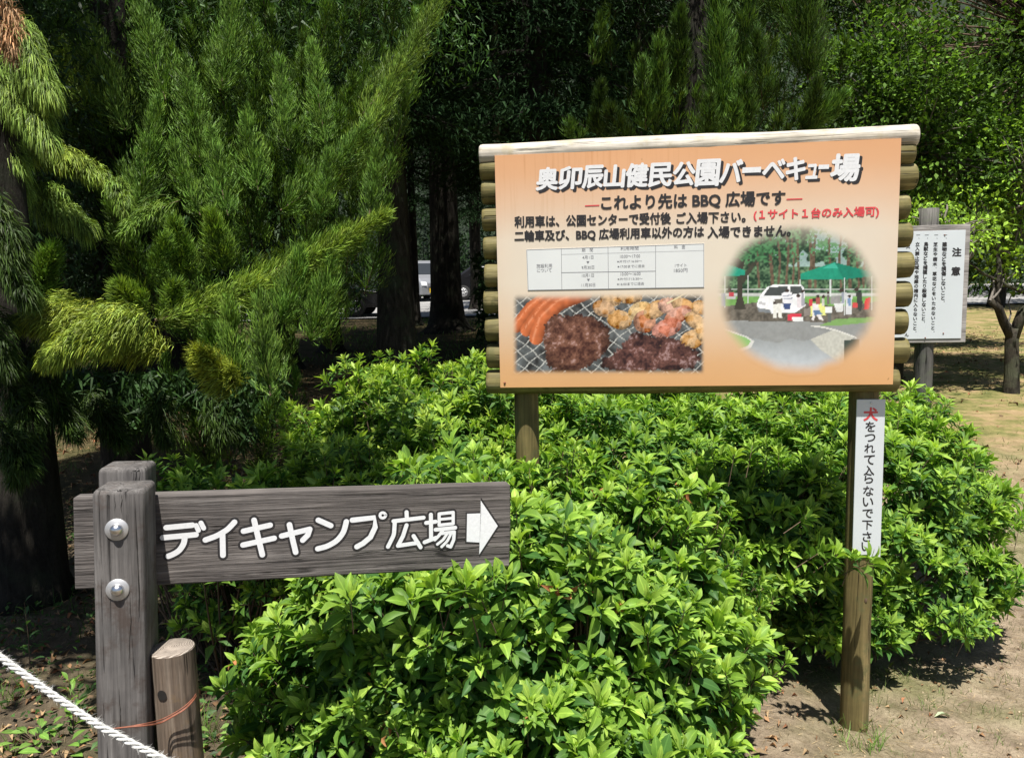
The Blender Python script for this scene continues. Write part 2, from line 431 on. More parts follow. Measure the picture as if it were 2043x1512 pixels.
    root = thing(name, label, 'shrub', (float(ctr[0, 0]), float(ctr[0, 1]), 0), group=group)
    inv = Matrix.Translation(-root.location)
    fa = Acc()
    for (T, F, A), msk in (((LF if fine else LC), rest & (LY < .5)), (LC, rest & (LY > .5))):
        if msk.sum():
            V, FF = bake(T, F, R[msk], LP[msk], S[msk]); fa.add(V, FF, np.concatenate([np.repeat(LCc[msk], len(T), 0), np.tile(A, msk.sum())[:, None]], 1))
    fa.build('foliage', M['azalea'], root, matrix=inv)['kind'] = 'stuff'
    # parts: single leaves sharing a dozen meshes
    metas = []
    for k in range(10):
        f = k / 9; c = np.where(f < .5, old + (base - old) * f * 2, base + (fresh - base) * (f - .5) * 2)
        metas.append(mesh_np('leaf', LF[0] * np.array([1, 1, .6 + 1.2 * (k % 3) / 2]), LF[1], M['azalea'],
                             np.concatenate([np.repeat(c[None], len(LF[0]), 0), LF[2][:, None]], 1)))
    lum = LCc[pick, 1]
    for i, q in enumerate(pick):
        k = int(np.clip((lum[i] - .14) / .38 * 9 + g.normal(0, .8), 0, 9))
        mm = Matrix([[*(R[q][r] * S[q]), LP[q][r]] for r in range(3)] + [[0, 0, 0, 1]])
        link('leaf', metas[k], root, inv @ mm)
    # branches from the base to some of the sprigs
    a = Acc(); sel = g.choice(n, min(n, int(180 if fine else 90)), replace=False)
    for q in sel:
        b0 = np.array([P[q][0] * .35 + ctr[0, 0] * .65 + g.normal(0, .05), P[q][1] * .35 + ctr[0, 1] * .65 + g.normal(0, .05), -.02])
        e0 = P[q] - ax[q] * .01; mid = b0 * .45 + e0 * .55 + np.array([0, 0, -.04]) + (P[q] - ctr[0]) * .12
        tt = np.linspace(0, 1, 6)[:, None]; pts = b0 * (1 - tt) ** 2 + 2 * mid * tt * (1 - tt) + e0 * tt ** 2
        a.add(*tube(pts, np.linspace(.006, .0016, 6), 4, False))
    # short stalks just under the outer sprigs
    st = np.where(layer < 1.5)[0]; T3 = np.array([(math.cos(x) * .0016, 0, math.sin(x) * .0016) for x in (0, 2.1, 4.2)] + [(math.cos(x) * .0012, 1, math.sin(x) * .0012) for x in (0, 2.1, 4.2)])
    Vs, Fs = bake(T3, [np.array([(0, 1, 4, 3), (1, 2, 5, 4), (2, 0, 3, 5)])], frames(ax[st], g.normal(size=(len(st), 3))), P[st] - ax[st] * .09, np.tile(np.array([1.0, .1, 1.0]), (len(st), 1)))
    a.add(Vs, Fs)
    a.build('branches', M['twig'], root, matrix=inv)
    return root, P, N, g

def withered(root, P, N, g, n, size=.04):
    front = np.where((N[:, 1] < .1))[0]; q = g.choice(front, n); T, F, A = LF
    a = Acc()
    for _ in range(3):
        R = frames(rand_dirs(n, g) + np.array([0, 0, -.5]), rand_dirs(n, g))
        V, FF = bake(T * np.array([1.3, 1, 4]), F, R, P[q] * .995 + g.normal(0, .012, (n, 3)), size * g.uniform(.5, 1.1, n))
        c = np.array([.42, .20, .09]) * g.uniform(.5, 1.25, (n, 1)) * np.array([1, .85, .8]) ** g.uniform(0, 1.5, (n, 1))
        a.add(V, FF, np.concatenate([np.repeat(c, len(T), 0), np.ones((n * len(T), 1))], 1))
    a.build('withered_leaves', M['dry'], root, matrix=Matrix.Translation(-root.location))['kind'] = 'stuff'

# ------------------------------------------------------------------ conifer plumes made of curved strands
def strands(B, D0, D1, L, wdt, col, g, seg=3, grad=None):
    """ribbons from B, leaving along D0 and bending to D1"""
    n = len(B); ts = np.linspace(0, 1, seg + 1); side = nrm(np.cross(D0, g.normal(size=(n, 3))))
    V = np.zeros((n, (seg) * 2 + 1, 3)); p = B.copy(); V_ = []
    for i, t in enumerate(ts):
        if i: 
            d = nrm(D0 * (1 - t) + D1 * t); p = p + d * (L / seg)[:, None]
        wv = wdt * (1 - .55 * t)
        if i < seg: V_ += [p - side * wv[:, None] / 2, p + side * wv[:, None] / 2]
        else: V_ += [p]
    V = np.stack(V_, 1); k = V.shape[1]
    Q = np.array([(2 * i, 2 * i + 1, 2 * i + 3, 2 * i + 2) for i in range(seg - 1)]); T = np.array([(k - 3, k - 2, k - 1)])
    off = (np.arange(n) * k)[:, None, None]
    cc = np.repeat(np.concatenate([col, np.ones((n, 1))], 1), k, 0)
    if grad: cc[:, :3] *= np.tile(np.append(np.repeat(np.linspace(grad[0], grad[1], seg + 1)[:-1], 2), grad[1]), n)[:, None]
    return V.reshape(-1, 3), [(T[None] + off).reshape(-1, 3), (Q[None] + off).reshape(-1, 4)], cc

def plume(acc, twigs, base, tip, wid, g, droop=0.0, n=420, col=(.055, .13, .02), length=.037, wdt=.0046, curve=.25):
    n = int(n * 2.3)
    base, tip = np.array(base, float), np.array(tip, float); ax = tip - base; Ln = np.linalg.norm(ax); ax = ax / Ln
    bow = np.array([0, 0, -1.0]) * Ln * curve * (1 if droop <= .5 else -1)
    tau = g.random(n) ** .85
    mid = base + (tip - base) * .5 + bow * .5
    def bez(t): return base * ((1 - t) ** 2) + 2 * mid * (t * (1 - t)) + tip * t ** 2
    c = bez(tau[:, None]); tan = nrm(2 * (1 - tau[:, None]) * (mid - base) + 2 * tau[:, None] * (tip - mid))
    # secondary branchlets: strands gather in small fans
    nf = max(6, n // 15); fan = g.integers(0, nf, n); ft = np.sort(g.random(nf)) ** .9
    tau = np.clip(ft[fan] + g.normal(0, .015, n), 0, 1); c = bez(tau[:, None]); tan = nrm(2 * (1 - tau[:, None]) * (mid - base) + 2 * tau[:, None] * (tip - mid))
    env = wid * (1 - tau) ** .65 * np.clip(tau * 4 + .35, 0, 1)
    rf = rand_dirs(nf, g); r = nrm(np.cross(tan, np.cross(rf[fan], tan)) + g.normal(0, .22, (n, 3)))
    fr = g.random(nf) * .6 + .35; rr = env * fr[fan] * g.uniform(.6, 1.0, n)
    B = c + r * rr[:, None] + tan * (rr * .55)[:, None] + g.normal(0, .008, (n, 3))
    up = np.array([0, 0, 1.0])
    fd = nrm(nrm(rf) * .0 + g.normal(0, .38, (nf, 3)))[fan] * .45 + r * .85 + tan * .65; fd = nrm(fd); pl = nrm(np.cross(fd, (rf + g.normal(0, .3, (nf, 3)))[fan]))
    phi = g.uniform(-.85, .85, n)[:, None]; D0 = nrm(fd * np.cos(phi) + pl * np.sin(phi) + g.normal(0, .08, (n, 3))); B = B + pl * phi * .014
    D1 = nrm(D0 * .45 + tan * .45 + up * (1.15 - 3.2 * droop) + g.normal(0, .12, (n, 3)))
    L = length * g.uniform(.6, 1.35, n) * (1 + .5 * droop)
    col = np.array(col)[None] * g.uniform(.35, 1.6, (nf, 1))[fan] * g.uniform(.8, 1.2, (n, 1))
    yel = g.random((nf, 1))[fan] ** 2 * .5; col = col * (1 + yel * np.array([.9, .35, 0]))
    acc.add(*strands(B, D0, D1, L, wdt * g.uniform(.7, 1.3, n), col, g, 2, (.5, 1.45)))
    # leafy branchlets linking axis and fan
    q = g.choice(n, nf * 2); bx = bez(np.clip(tau[q] - .06, 0, 1)[:, None])
    dv = B[q] - bx; acc.add(*strands(bx, nrm(dv), nrm(dv + up * .02), np.linalg.norm(dv, axis=1) + .02, np.full(len(q), wdt * 1.5), col[q] * .8, g, 2))
    t5 = np.linspace(0, .93, 6)[:, None]; twigs.add(*tube(bez(t5), np.linspace(.005, .001, 6) * (Ln / .6), 4, False))

# ------------------------------------------------------------------ lettering (outlines of the built-in font, turned into meshes)
GL = {}
def glyphs(strings):
    tmp = []
    for s in set(strings):
        c = bpy.data.curves.new('text', 'FONT'); c.body = s; c.size = 1; c.resolution_u = 3
        o = bpy.data.objects.new('text', c); COL.objects.link(o); tmp.append((s, o, c))
    dg = bpy.context.evaluated_depsgraph_get(); dg.update()
    for s, o, c in tmp:
        me = bpy.data.meshes.new_from_object(o.evaluated_get(dg)); me.calc_loop_triangles()
        V = np.zeros(len(me.vertices) * 3); me.vertices.foreach_get('co', V)
        T = np.zeros(len(me.loop_triangles) * 3, int); me.loop_triangles.foreach_get('vertices', T)
        GL[s] = (V.reshape(-1, 3)[:, :2], T.reshape(-1, 3)); bpy.data.meshes.remove(me)
        bpy.data.objects.remove(o); bpy.data.curves.remove(c)
def put_text(acc, s, x0, x1, z0, z1, y, bold=0.0, shear=0.0, rot=0.0, slope=0.0, copies=8):
    """fit the outline of s to the box x0..x1, z0..z1 of a face that looks towards -y"""
    V, T = GL[s]; lo, hi = V.min(0), V.max(0); b = bold * (hi[1] - lo[1])
    P = (V - lo) / np.maximum(hi - lo, 1e-6)
    k = 1 if bold == 0 else copies
    if rot: 
        q = (P - .5) * [x1 - x0, z1 - z0]; cr, sr = math.cos(rot), math.sin(rot); q = q @ np.array([[cr, sr], [-sr, cr]])
        P = q / [x1 - x0, z1 - z0] + .5
    for i in range(k):
        a = i / k * 6.283; r = bold * (z1 - z0)
        ox, oz = (math.cos(a) * r, math.sin(a) * r) if k > 1 else (0, 0)
        x = x0 + P[:, 0] * (x1 - x0) + P[:, 1] * shear * (z1 - z0) + ox; z = z0 + P[:, 1] * (z1 - z0) + P[:, 0] * slope + oz
        acc.add(np.stack([x, np.full(len(x), y - i * 2.5e-5), z], 1), [T])
TITLE = list('奥卯辰山健民公園バーベキュー場')
VCOLS = ['、建物などを損傷しないこと。', '、芝生や樹木、草花などをいためないこと。', '、鳥獣などを捕獲したり殺傷しないこと。', '、立入禁止区域や池縁の柵内に入らないこと。']
DOG = '犬をつれて入らないで下さい'
LINES = ['これより先は BBQ 広場です', '利用車は、公園センターで受付後', 'ご入場下さい。', '(１サイト１台のみ入場可)', '二輪車及び、BBQ 広場利用車以外の方は', '入場できません。']
CELLS = ['期　間', '利用時間', '料　金', '施設利用', 'について', '4月1日', '▼', '9月30日', '10:00～17:00', '※片付け16:30～', '※17:00までに退去', '10月1日', '11月30日', '10:00～16:00', '※片付け15:30～', '※16:00までに退去', '1サイト', '1850円']
glyphs(TITLE + LINES + CELLS + list(set(''.join(VCOLS) + DOG + '一注意火の住ん')))

def strip(P, wd, y, acc, n=9):
    """rounded stroke of width wd through the points P (x,z), laid at depth y"""
    P = np.asarray(P, float); r = wd / 2; T = nrm(np.gradient(P, axis=0)); Nn = np.stack([-T[:, 1], T[:, 0]], 1)
    L = P + Nn * r; Rr = P - Nn * r
    a0 = math.atan2(Nn[-1, 1], Nn[-1, 0]); a1 = math.atan2(-Nn[0, 1], -Nn[0, 0])
    cap1 = [P[-1] + r * np.array([math.cos(a0 - t), math.sin(a0 - t)]) for t in np.linspace(0, math.pi, n)[1:-1]]
    cap0 = [P[0] + r * np.array([math.cos(a1 - t), math.sin(a1 - t)]) for t in np.linspace(0, math.pi, n)[1:-1]]
    V = list(L) + list(Rr); k = len(P); F = [(i, i + k, i + 1 + k, i + 1) for i in range(k - 1)]; T3 = []
    for cap, ctr, ea, eb in ((cap1, P[-1], k - 1, 2 * k - 1), (cap0, P[0], k, 0)):
        c = len(V); V.append(ctr); ids = [ea]
        for q in cap: ids.append(len(V)); V.append(q)
        ids.append(eb)
        T3 += [(c, ids[i + 1], ids[i]) for i in range(len(ids) - 1)]
    V = np.array(V)
    acc.add(np.stack([V[:, 0], np.full(len(V), y), V[:, 1]], 1), [np.array(F), np.array(T3)])

def on_plane(Mroot, px, py, yl=0.0):
    inv = Mroot.inverted(); o = inv @ EYE; d = inv.to_3x3() @ ray(px, py); k = (yl - o.y) / d.y
    p = o + d * k; return p.x, p.z

# ------------------------------------------------------------------ azalea shrubs
print('azaleas')
def twigs_extra(pts):
    P = np.array([p[0] for p in pts]); N = np.array([p[1] for p in pts]); return P, N
g0 = np.random.default_rng(5)
ex = [((.95 + .045 * i, 2.37 - .015 * i, .650 - .006 * i), (.8, -.4, .3)) for i in range(4)] + [((.66, 2.3, .98), (.2, -.2, 1)), ((.72, 2.32, 1.0), (.4, -.1, 1)), ((.93, 2.44, .74), (1, -.2, .2))]
ex += [(tuple(at(px, py, Y_)), (.1, -.5, .8)) for px, py, Y_ in [(868, 1172, 1.69), (930, 1168, 1.70), (985, 1150, 1.72), (1012, 1160, 1.74), (742, 1192, 1.66), (700, 1200, 1.67), (1035, 1085, 1.88), (1030, 1020, 1.92), (820, 1200, 1.68), (900, 1205, 1.70), (960, 1195, 1.71)]]
rt, P, N, g = azalea('azalea_shrub', 'large bright azalea in front of the big sign, nearest shrub, overlapped by the arrow board',
    [((.02, 2.30, .42), (.66, .46, .55)), ((.31, 2.27, .36), (.40, .42, .52)), ((-.36, 2.20, .22), (.42, .42, .50)), ((.08, 2.02, .28), (.48, .32, .50)), ((.42, 2.36, .16), (.27, .36, .42)), ((.12, 1.80, .15), (.42, .26, .38))],
    2150, 21, True, .054, 300, extra=twigs_extra(ex))
withered(rt, P, N, g, 60, .036)
rt, P, N, g = azalea('azalea_shrub', 'azalea under the left end of the big sign, beside the dark conifer',
    [((-.50, 3.05, .40), (.55, .45, .48)), ((-.35, 3.65, .55), (.70, .60, .60)), ((-.05, 3.1, .42), (.45, .4, .42)), ((-.80, 3.45, .48), (.26, .30, .42))], 2100, 22, False, .050, 260, warm=.35)
rt, P, N, g = azalea('azalea_shrub', 'shaded azalea below the middle of the big sign, behind the nearest shrub',
    [((.55, 3.62, .40), (.80, .50, .54)), ((.92, 2.86, .40), (.40, .22, .44)), ((.35, 4.3, .5), (.8, .6, .6))], 1700, 23, False, .056, 260)
rt, P, N, g = azalea('azalea_shrub', 'wide azalea right of the post with the white strip, beside the bare path',
    [((1.52, 3.32, .40), (.54, .48, .52)), ((1.22, 3.10, .34), (.30, .30, .44)), ((1.75, 3.75, .38), (.52, .5, .52)), ((1.30, 3.9, .42), (.6, .5, .58)), ((1.25, 2.98, .14), (.28, .26, .28)), ((1.60, 3.12, .18), (.42, .34, .30))], 2500, 24, False, .052, 300)
withered(rt, P, N, g, 10, .03)
rt, P, N, g = azalea('small_shrub', 'small dim green shrub in deep shade behind the arrow sign posts',
    [((-1.45, 3.35, .45), (.30, .25, .32)), ((-1.15, 3.1, .2), (.25, .25, .3)), ((-1.0, 2.9, .5), (.22, .22, .3))], 150, 25, False, .06, 60, group=None)

# ------------------------------------------------------------------ the big left conifer
print('conifer')
def inpoly(px, py, poly):
    c = False; j = len(poly) - 1
    for i in range(len(poly)):
        xi, yi = poly[i]; xj, yj = poly[j]
        if (yi > py) != (yj > py) and px < (xj - xi) * (py - yi) / (yj - yi) + xi: c = not c
        j = i
    return c
g = np.random.default_rng(31)
def depth_y(py, off=0): return 5.35 - 1.6 * np.clip(py, -300, 800) / 760 + off
cy_tree = thing('cypress_tree', 'big sunlit conifer with dense upswept feathery plumes filling the upper left', 'tree', (-2.75, 5.6, float(gh(-2.75, 5.6))))
inv = Matrix.Translation(-cy_tree.location)
cr, tw = Acc(), Acc()
key = [  # foot px, tip px, half width m, droop, strands, depth offset, yellow
    ((262, 430), (315, 200), .20, .1, 1500, -.1, 0), ((400, 430), (342, 285), .13, .1, 700, -.15, 0), ((455, 430), (418, 255), .16, .1, 1000, -.1, 0),
    ((515, 380), (490, 215), .16, .1, 900, 0, 0), ((575, 300), (556, 110), .16, .1, 1100, 0, 0), ((650, 290), (622, 85), .17, .1, 1200, 0, 0),
    ((660, 380), (800, 120), .20, .15, 1500, 0, .2), ((720, 230), (895, -30), .20, .15, 1500, 0, .2), ((560, 420), (735, 250), .2, .2, 1300, -.05, 0),
    ((310, 640), (770, 425), .17, .35, 2600, -.3, .35), ((470, 560), (700, 450), .15, .3, 900, -.2, .2), ((735, 440), (753, 280), .10, .05, 650, -.1, 0), ((640, 430), (655, 300), .10, .05, 550, -.15, 0),
    ((540, 790), (518, 585), .13, .05, 1000, -.5, .1), ((470, 760), (455, 600), .13, .1, 800, -.4, .1), ((620, 680), (665, 510), .17, .15, 1100, -.2, .05), ((560, 640), (600, 500), .15, .15, 900, -.3, 0),
    ((250, 260), (165, 20), .28, .15, 2000, 0, .1), ((330, 200), (270, -40), .25, .1, 1600, 0, 0), ((440, 180), (470, -40), .22, .1, 1500, 0, 0), ((400, 330), (370, 120), .24, .2, 1400, .1, 0),
    ((170, 220), (120, 80), .15, .5, 800, -.1, .3), ((360, 400), (240, 470), .14, .6, 500, 0, .1),
    ((330, 700), (30, 640), .20, .75, 3400, -.52, .8), ((300, 640), (90, 720), .17, .75, 2200, -.55, .6), ((200, 640), (60, 610), .13, .6, 900, -.55, .5), ((290, 620), (235, 570), .12, .4, 900, -.5, .3), ((330, 640), (350, 560), .1, .4, 600, -.25, .1),
    ((60, 600), (105, 490), .13, .35, 1000, -.55, .05), ((40, 300), (230, 370), .13, .85, 1500, -.5, .5), ((230, 360), (250, 420), .08, .8, 500, -.5, .2), ((40, 400), (120, 380), .08, .8, 600, -.5, .2),
    ((480, 770), (390, 700), .13, .5, 1300, -.5, 1.0), ((300, 560), (330, 470), .12, .3, 500, -.2, 0), ((380, 560), (345, 440), .14, .3, 900, -.2, .1), ((450, 540), (420, 420), .14, .3, 900, -.2, .2),
]
G1 = np.array([.115, .235, .038])
for (fx, fy), (tx, ty), wd, dr, n, off, yel in key:
    Yf, Yt = depth_y(fy, off + .22), depth_y(ty, off)
    if abs(fy - ty) < 130: Yf = Yt + .15
    c = G1 * (1 + yel * np.array([1.3, .45, .2])) * g.uniform(.9, 1.15)
    plume(cr, tw, at(fx, fy, Yf), at(tx, ty, Yt), wd, g, dr, int(n * .95), c)
sil = [(60, -150), (930, -150), (880, 20), (835, 140), (790, 260), (800, 380), (760, 500), (700, 600), (640, 680), (560, 770), (430, 820), (330, 800), (300, 700), (300, 480), (110, 330), (60, 150)]
hole = [[(100, 195), (300, 170), (240, 300), (150, 290)], [(100, 390), (300, 470), (320, 600), (110, 560)], ]
cnt = 0
while cnt < 150:
    px, py = g.uniform(60, 930), g.uniform(-150, 820)
    if not inpoly(px, py, sil) or any(inpoly(px, py, h) for h in hole): continue
    off = g.choice([.15, .4, .7]); Y = depth_y(py, off); t = at(px, py, Y)
    lean = (px - 420) / 500 + g.normal(0, .2); Ln = g.uniform(.45, .8)
    b_ = t + Vector((-lean * .45, .35, -.85)) * Ln
    plume(cr, tw, b_, t, g.uniform(.14, .22), g, g.uniform(0, .35), 400 if off < .3 else 270 if off < .5 else 150, G1 * g.uniform(.65, 1.1), wdt=.005)
    cnt += 1
def coarse(acc, n, fn, L, wd, col, g, down=.3, seg=1):
    B = fn(n); n = len(B); d = rand_dirs(n, g); d[:, 2] -= down; d = nrm(d)
    c = np.array(col) * g.uniform(.5, 1.4, (n, 1))
    acc.add(*strands(B, d, nrm(d + np.array([0, 0, -.4])), L * g.uniform(.6, 1.3, n), np.full(n, wd) * g.uniform(.6, 1.4, n), c, g, seg))
# body of the crown above the frame and behind the lit plumes
def up_fn(n):
    z = 3.4 + (g.random(n) ** 1.2) * 5.5; r = (1.9 - .25 * (z - 3.3)) * np.sqrt(g.random(n)) * (g.uniform(.9, 1.1, n)); a = g.uniform(0, 6.28, n)
    x, y = -2.0 + r * np.cos(a), 6.9 + r * .9 * np.sin(a)
    return np.stack([x, y, z], 1)[y > 5.2 + .40 * (z - 3.2)]
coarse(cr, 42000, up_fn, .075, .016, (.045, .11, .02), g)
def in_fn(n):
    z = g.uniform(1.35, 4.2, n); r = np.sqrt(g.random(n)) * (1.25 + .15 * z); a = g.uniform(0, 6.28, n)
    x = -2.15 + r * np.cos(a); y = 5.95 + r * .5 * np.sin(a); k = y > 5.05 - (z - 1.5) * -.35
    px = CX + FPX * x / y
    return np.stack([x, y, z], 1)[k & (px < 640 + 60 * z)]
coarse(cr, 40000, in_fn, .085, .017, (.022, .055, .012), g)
def low_fn(n):
    px, py = g.uniform(20, 560, n), g.uniform(740, 900, n); P = np.array([at(a_, b_, c_) for a_, b_, c_ in zip(px, py, g.uniform(3.9, 5.0, n))]); return P[(py < 900 - 90 * np.abs(np.sin(px * .013)))]
coarse(cr, 9000, low_fn, .08, .014, (.03, .07, .018), g, .6, 2)
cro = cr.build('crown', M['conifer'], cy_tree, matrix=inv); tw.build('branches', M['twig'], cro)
a = Acc(); a.add(*tube([(-2.85, 5.6, -.1), (-2.82, 5.6, .15), (-2.8, 5.6, 1.5), (-2.65, 5.6, 4), (-2.3, 5.5, 8.8)], [.24, .17, .15, .12, .03], 16, noise=.06, seed=3))
a.build('trunk', M['bark'], cy_tree, matrix=inv)

# the nearer conifer at the left edge, with hanging sprays
ed = thing('drooping_conifer', 'conifer cut off by the left edge, hanging pale sprays and one dead rusty twig', 'tree', (-2.42, 3.75, 0))
inv = Matrix.Translation(-ed.location); cr, tw = Acc(), Acc()
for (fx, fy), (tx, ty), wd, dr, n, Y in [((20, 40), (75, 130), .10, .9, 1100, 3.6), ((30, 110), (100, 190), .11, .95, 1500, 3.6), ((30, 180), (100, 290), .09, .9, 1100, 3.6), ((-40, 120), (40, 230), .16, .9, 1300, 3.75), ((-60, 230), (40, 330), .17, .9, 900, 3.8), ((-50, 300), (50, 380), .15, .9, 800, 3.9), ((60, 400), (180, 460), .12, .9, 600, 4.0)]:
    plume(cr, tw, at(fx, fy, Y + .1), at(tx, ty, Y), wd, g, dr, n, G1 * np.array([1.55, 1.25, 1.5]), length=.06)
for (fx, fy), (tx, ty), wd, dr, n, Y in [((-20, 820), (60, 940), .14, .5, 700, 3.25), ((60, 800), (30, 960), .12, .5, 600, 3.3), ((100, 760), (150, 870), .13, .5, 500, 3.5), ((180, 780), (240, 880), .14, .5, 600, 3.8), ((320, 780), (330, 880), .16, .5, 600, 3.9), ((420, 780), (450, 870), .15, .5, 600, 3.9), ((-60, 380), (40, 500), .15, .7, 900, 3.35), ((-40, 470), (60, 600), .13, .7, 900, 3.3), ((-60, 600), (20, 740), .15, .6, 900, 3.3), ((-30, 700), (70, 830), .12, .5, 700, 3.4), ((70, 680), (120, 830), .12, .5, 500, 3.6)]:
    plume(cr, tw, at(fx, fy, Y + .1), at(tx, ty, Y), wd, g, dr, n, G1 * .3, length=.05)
def left_fn(n):
    z = 2.9 + g.random(n) * 4.5; r = np.sqrt(g.random(n)) * np.clip(1.35 - .2 * (z - 3), .2, 2); a = g.uniform(0, 6.28, n)
    P = np.stack([-3.3 + r * np.cos(a), 4.5 + r * .6 * np.sin(a), z], 1)
    rel = P - np.array(EYE); zc = rel @ np.array(Fw); v = CY - FPX * (rel @ np.array(Up)) / zc; u = CX + FPX * (rel @ np.array(Rt)) / zc
    return P[(v < -15) | (u < 30)]
coarse(cr, 24000, left_fn, .085, .018, (.05, .12, .025), g)
def left_low(n):
    P = np.stack([g.uniform(-4.2, -2.45, n), g.uniform(4.4, 5.6, n), g.uniform(.8, 3.4, n)], 1)
    return P
coarse(cr, 16000, left_low, .08, .016, (.02, .05, .012), g)
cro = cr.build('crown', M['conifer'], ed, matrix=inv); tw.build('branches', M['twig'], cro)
a = Acc(); a.add(*tube([(-2.42, 3.75, -.1), (-2.41, 3.75, .12), (-2.40, 3.76, .9), (-2.44, 3.8, 2.2), (-2.5, 3.8, 5), (-2.5, 3.7, 7)], [.25, .17, .145, .13, .10, .03], 18, noise=.07, seed=5))
a.build('trunk', M['bark'], ed, matrix=inv)
dt, tw2 = Acc(), Acc()
for (fx, fy), (tx, ty) in [((8, -40), (22, 100)), ((14, 10), (36, 60)), ((10, 40), (2, 95)), ((20, 60), (28, 118))]:
    plume(dt, tw2, at(fx, fy, 3.3), at(tx, ty, 3.28), .03, g, .8, 110, (.46, .30, .18), length=.035, wdt=.004)
o = dt.build('dead_spray', M['dry'], ed, matrix=inv); o['label'] = 'dead rust brown twig hanging from the conifer'; tw2.build('twigs', M['dry'], o)

# ------------------------------------------------------------------ the second conifer, behind the sign
g = np.random.default_rng(41)
c2 = thing('cypress_tree', 'dim conifer with upright pointed plumes rising behind the top log of the big sign', 'tree', (2.0, 8.2, float(gh(2, 8.2))))
inv = Matrix.Translation(-c2.location); cr, tw = Acc(), Acc()
for (fx, fy), (tx, ty), wd, n in [((1330, 250), (1310, 70), .20, 800), ((1370, 180), (1355, 15), .20, 900), ((1275, 260), (1255, 120), .15, 500), ((1215, 270), (1190, 165), .17, 500), ((1240, 290), (1215, 215), .2, 500), ((1440, 250), (1435, -60), .24, 1500), ((1470, 150), (1465, -120), .22, 900), ((1500, 280), (1500, 150), .2, 700), ((1550, 220), (1530, 60), .2, 600), ((1620, 160), (1650, -60), .32, 1500), ((1600, 250), (1655, 190), .22, 800), ((1640, 270), (1640, 160), .2, 500), ((1390, 290), (1395, 190), .2, 500), ((1205, 130), (1200, 20), .12, 200), ((1150, 290), (1145, 240), .12, 200), ((1560, 60), (1550, -120), .3, 1200), ((1450, 300), (1460, 200), .2, 400)]:
    Y = 7.2 + .9 * (1 - fy / 300) 
    plume(cr, tw, at(fx + g.normal(0, 14), fy, Y + .3), at(tx + g.normal(0, 22), ty, Y), wd * g.uniform(.8, 1.35), g, .15, n, G1 * g.uniform(.25, .85) * (1.0, 1.05, 1.2), length=.07, wdt=.007)
for k in range(42):
    px, py = g.uniform(1180, 1690), g.uniform(-180, 290); Y = 7.9 + .9 * (1 - py / 300) + g.uniform(0, .6); t = at(px, py, Y)
    if px < 1180 + (290 - py) * .25 and g.random() < .7: continue
    plume(cr, tw, t + Vector((g.normal(0, .1), .3, -.7)), t, .2, g, .2, 150, G1 * g.uniform(.35, .8), length=.09, wdt=.009)
def c2_fn(n):
    z = 2.2 + g.random(n) * 8; r = np.sqrt(g.random(n)) * np.clip(1.9 - .18 * (z - 3), .2, 2); a = g.uniform(0, 6.28, n)
    x, y = 2.1 + r * np.cos(a), 9.0 + r * .8 * np.sin(a)
    return np.stack([x, y, z], 1)[(z > 4.6) | (y > 9)]
coarse(cr, 36000, c2_fn, .10, .02, (.03, .075, .016), g)
cro = cr.build('crown', M['conifer'], c2, matrix=inv); tw.build('branches', M['twig'], cro)
a = Acc(); a.add(*tube([(2.1, 8.9, -.1), (2.1, 8.9, .2), (2.1, 8.9, 3), (2.1, 9, 10)], [.3, .2, .18, .04], 12, noise=.06)); a.build('trunk', M['bark'], c2, matrix=inv)

# ------------------------------------------------------------------ dark forest of tall cedars
print('forest')
g = np.random.default_rng(51)
def cedar_crown(seed, lo=3.2, hi=13, rad=3.0, n=44000):
    gg = np.random.default_rng(seed); a = Acc()
    # whorled boughs that carry flat sprays
    nb = 90; zb = lo + (gg.random(nb) ** 1.1) * (hi - lo); az = gg.uniform(0, 6.28, nb); Rb = rad * np.interp((zb - lo) / (hi - lo), [0, .18, .38, 1], [.45, .62, 1.1, .25]) * gg.uniform(.7, 1.1, nb)
    k = gg.integers(0, nb, n); t = gg.random(n) ** .6
    x = np.cos(az[k]) * Rb[k] * t; y = np.sin(az[k]) * Rb[k] * t; z = zb[k] - .28 * Rb[k] * t ** 1.6
    B = np.stack([x, y, z], 1) + gg.normal(0, 1, (n, 3)) * np.array([.28, .28, .10]) * (.4 + t[:, None])
    d = nrm(np.stack([np.cos(az[k]), np.sin(az[k]), np.full(n, -.1)], 1) + gg.normal(0, .6, (n, 3)))
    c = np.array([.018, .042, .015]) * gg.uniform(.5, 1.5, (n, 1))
    a.add(*strands(B, d, nrm(d + np.array([0, 0, -.5])), .115 * gg.uniform(.5, 1.3, n), .024 * gg.uniform(.6, 1.4, n), c, gg, 1))
    lim = Acc()
    for q in range(nb):
        e = np.array([np.cos(az[q]) * Rb[q], np.sin(az[q]) * Rb[q], -.28 * Rb[q]])
        tt = np.linspace(0, 1, 4)[:, None]; lim.add(*tube(np.array([0, 0, zb[q]]) + e * np.concatenate([tt, tt, tt ** 1.6], 1), [.045, .035, .02, .008], 5, False))
    return a.mesh('crown', M['cedar']), lim.mesh('branches', M['bark'])
crowns = [cedar_crown(61), cedar_crown(62, 3.6, 14, 3.3)]
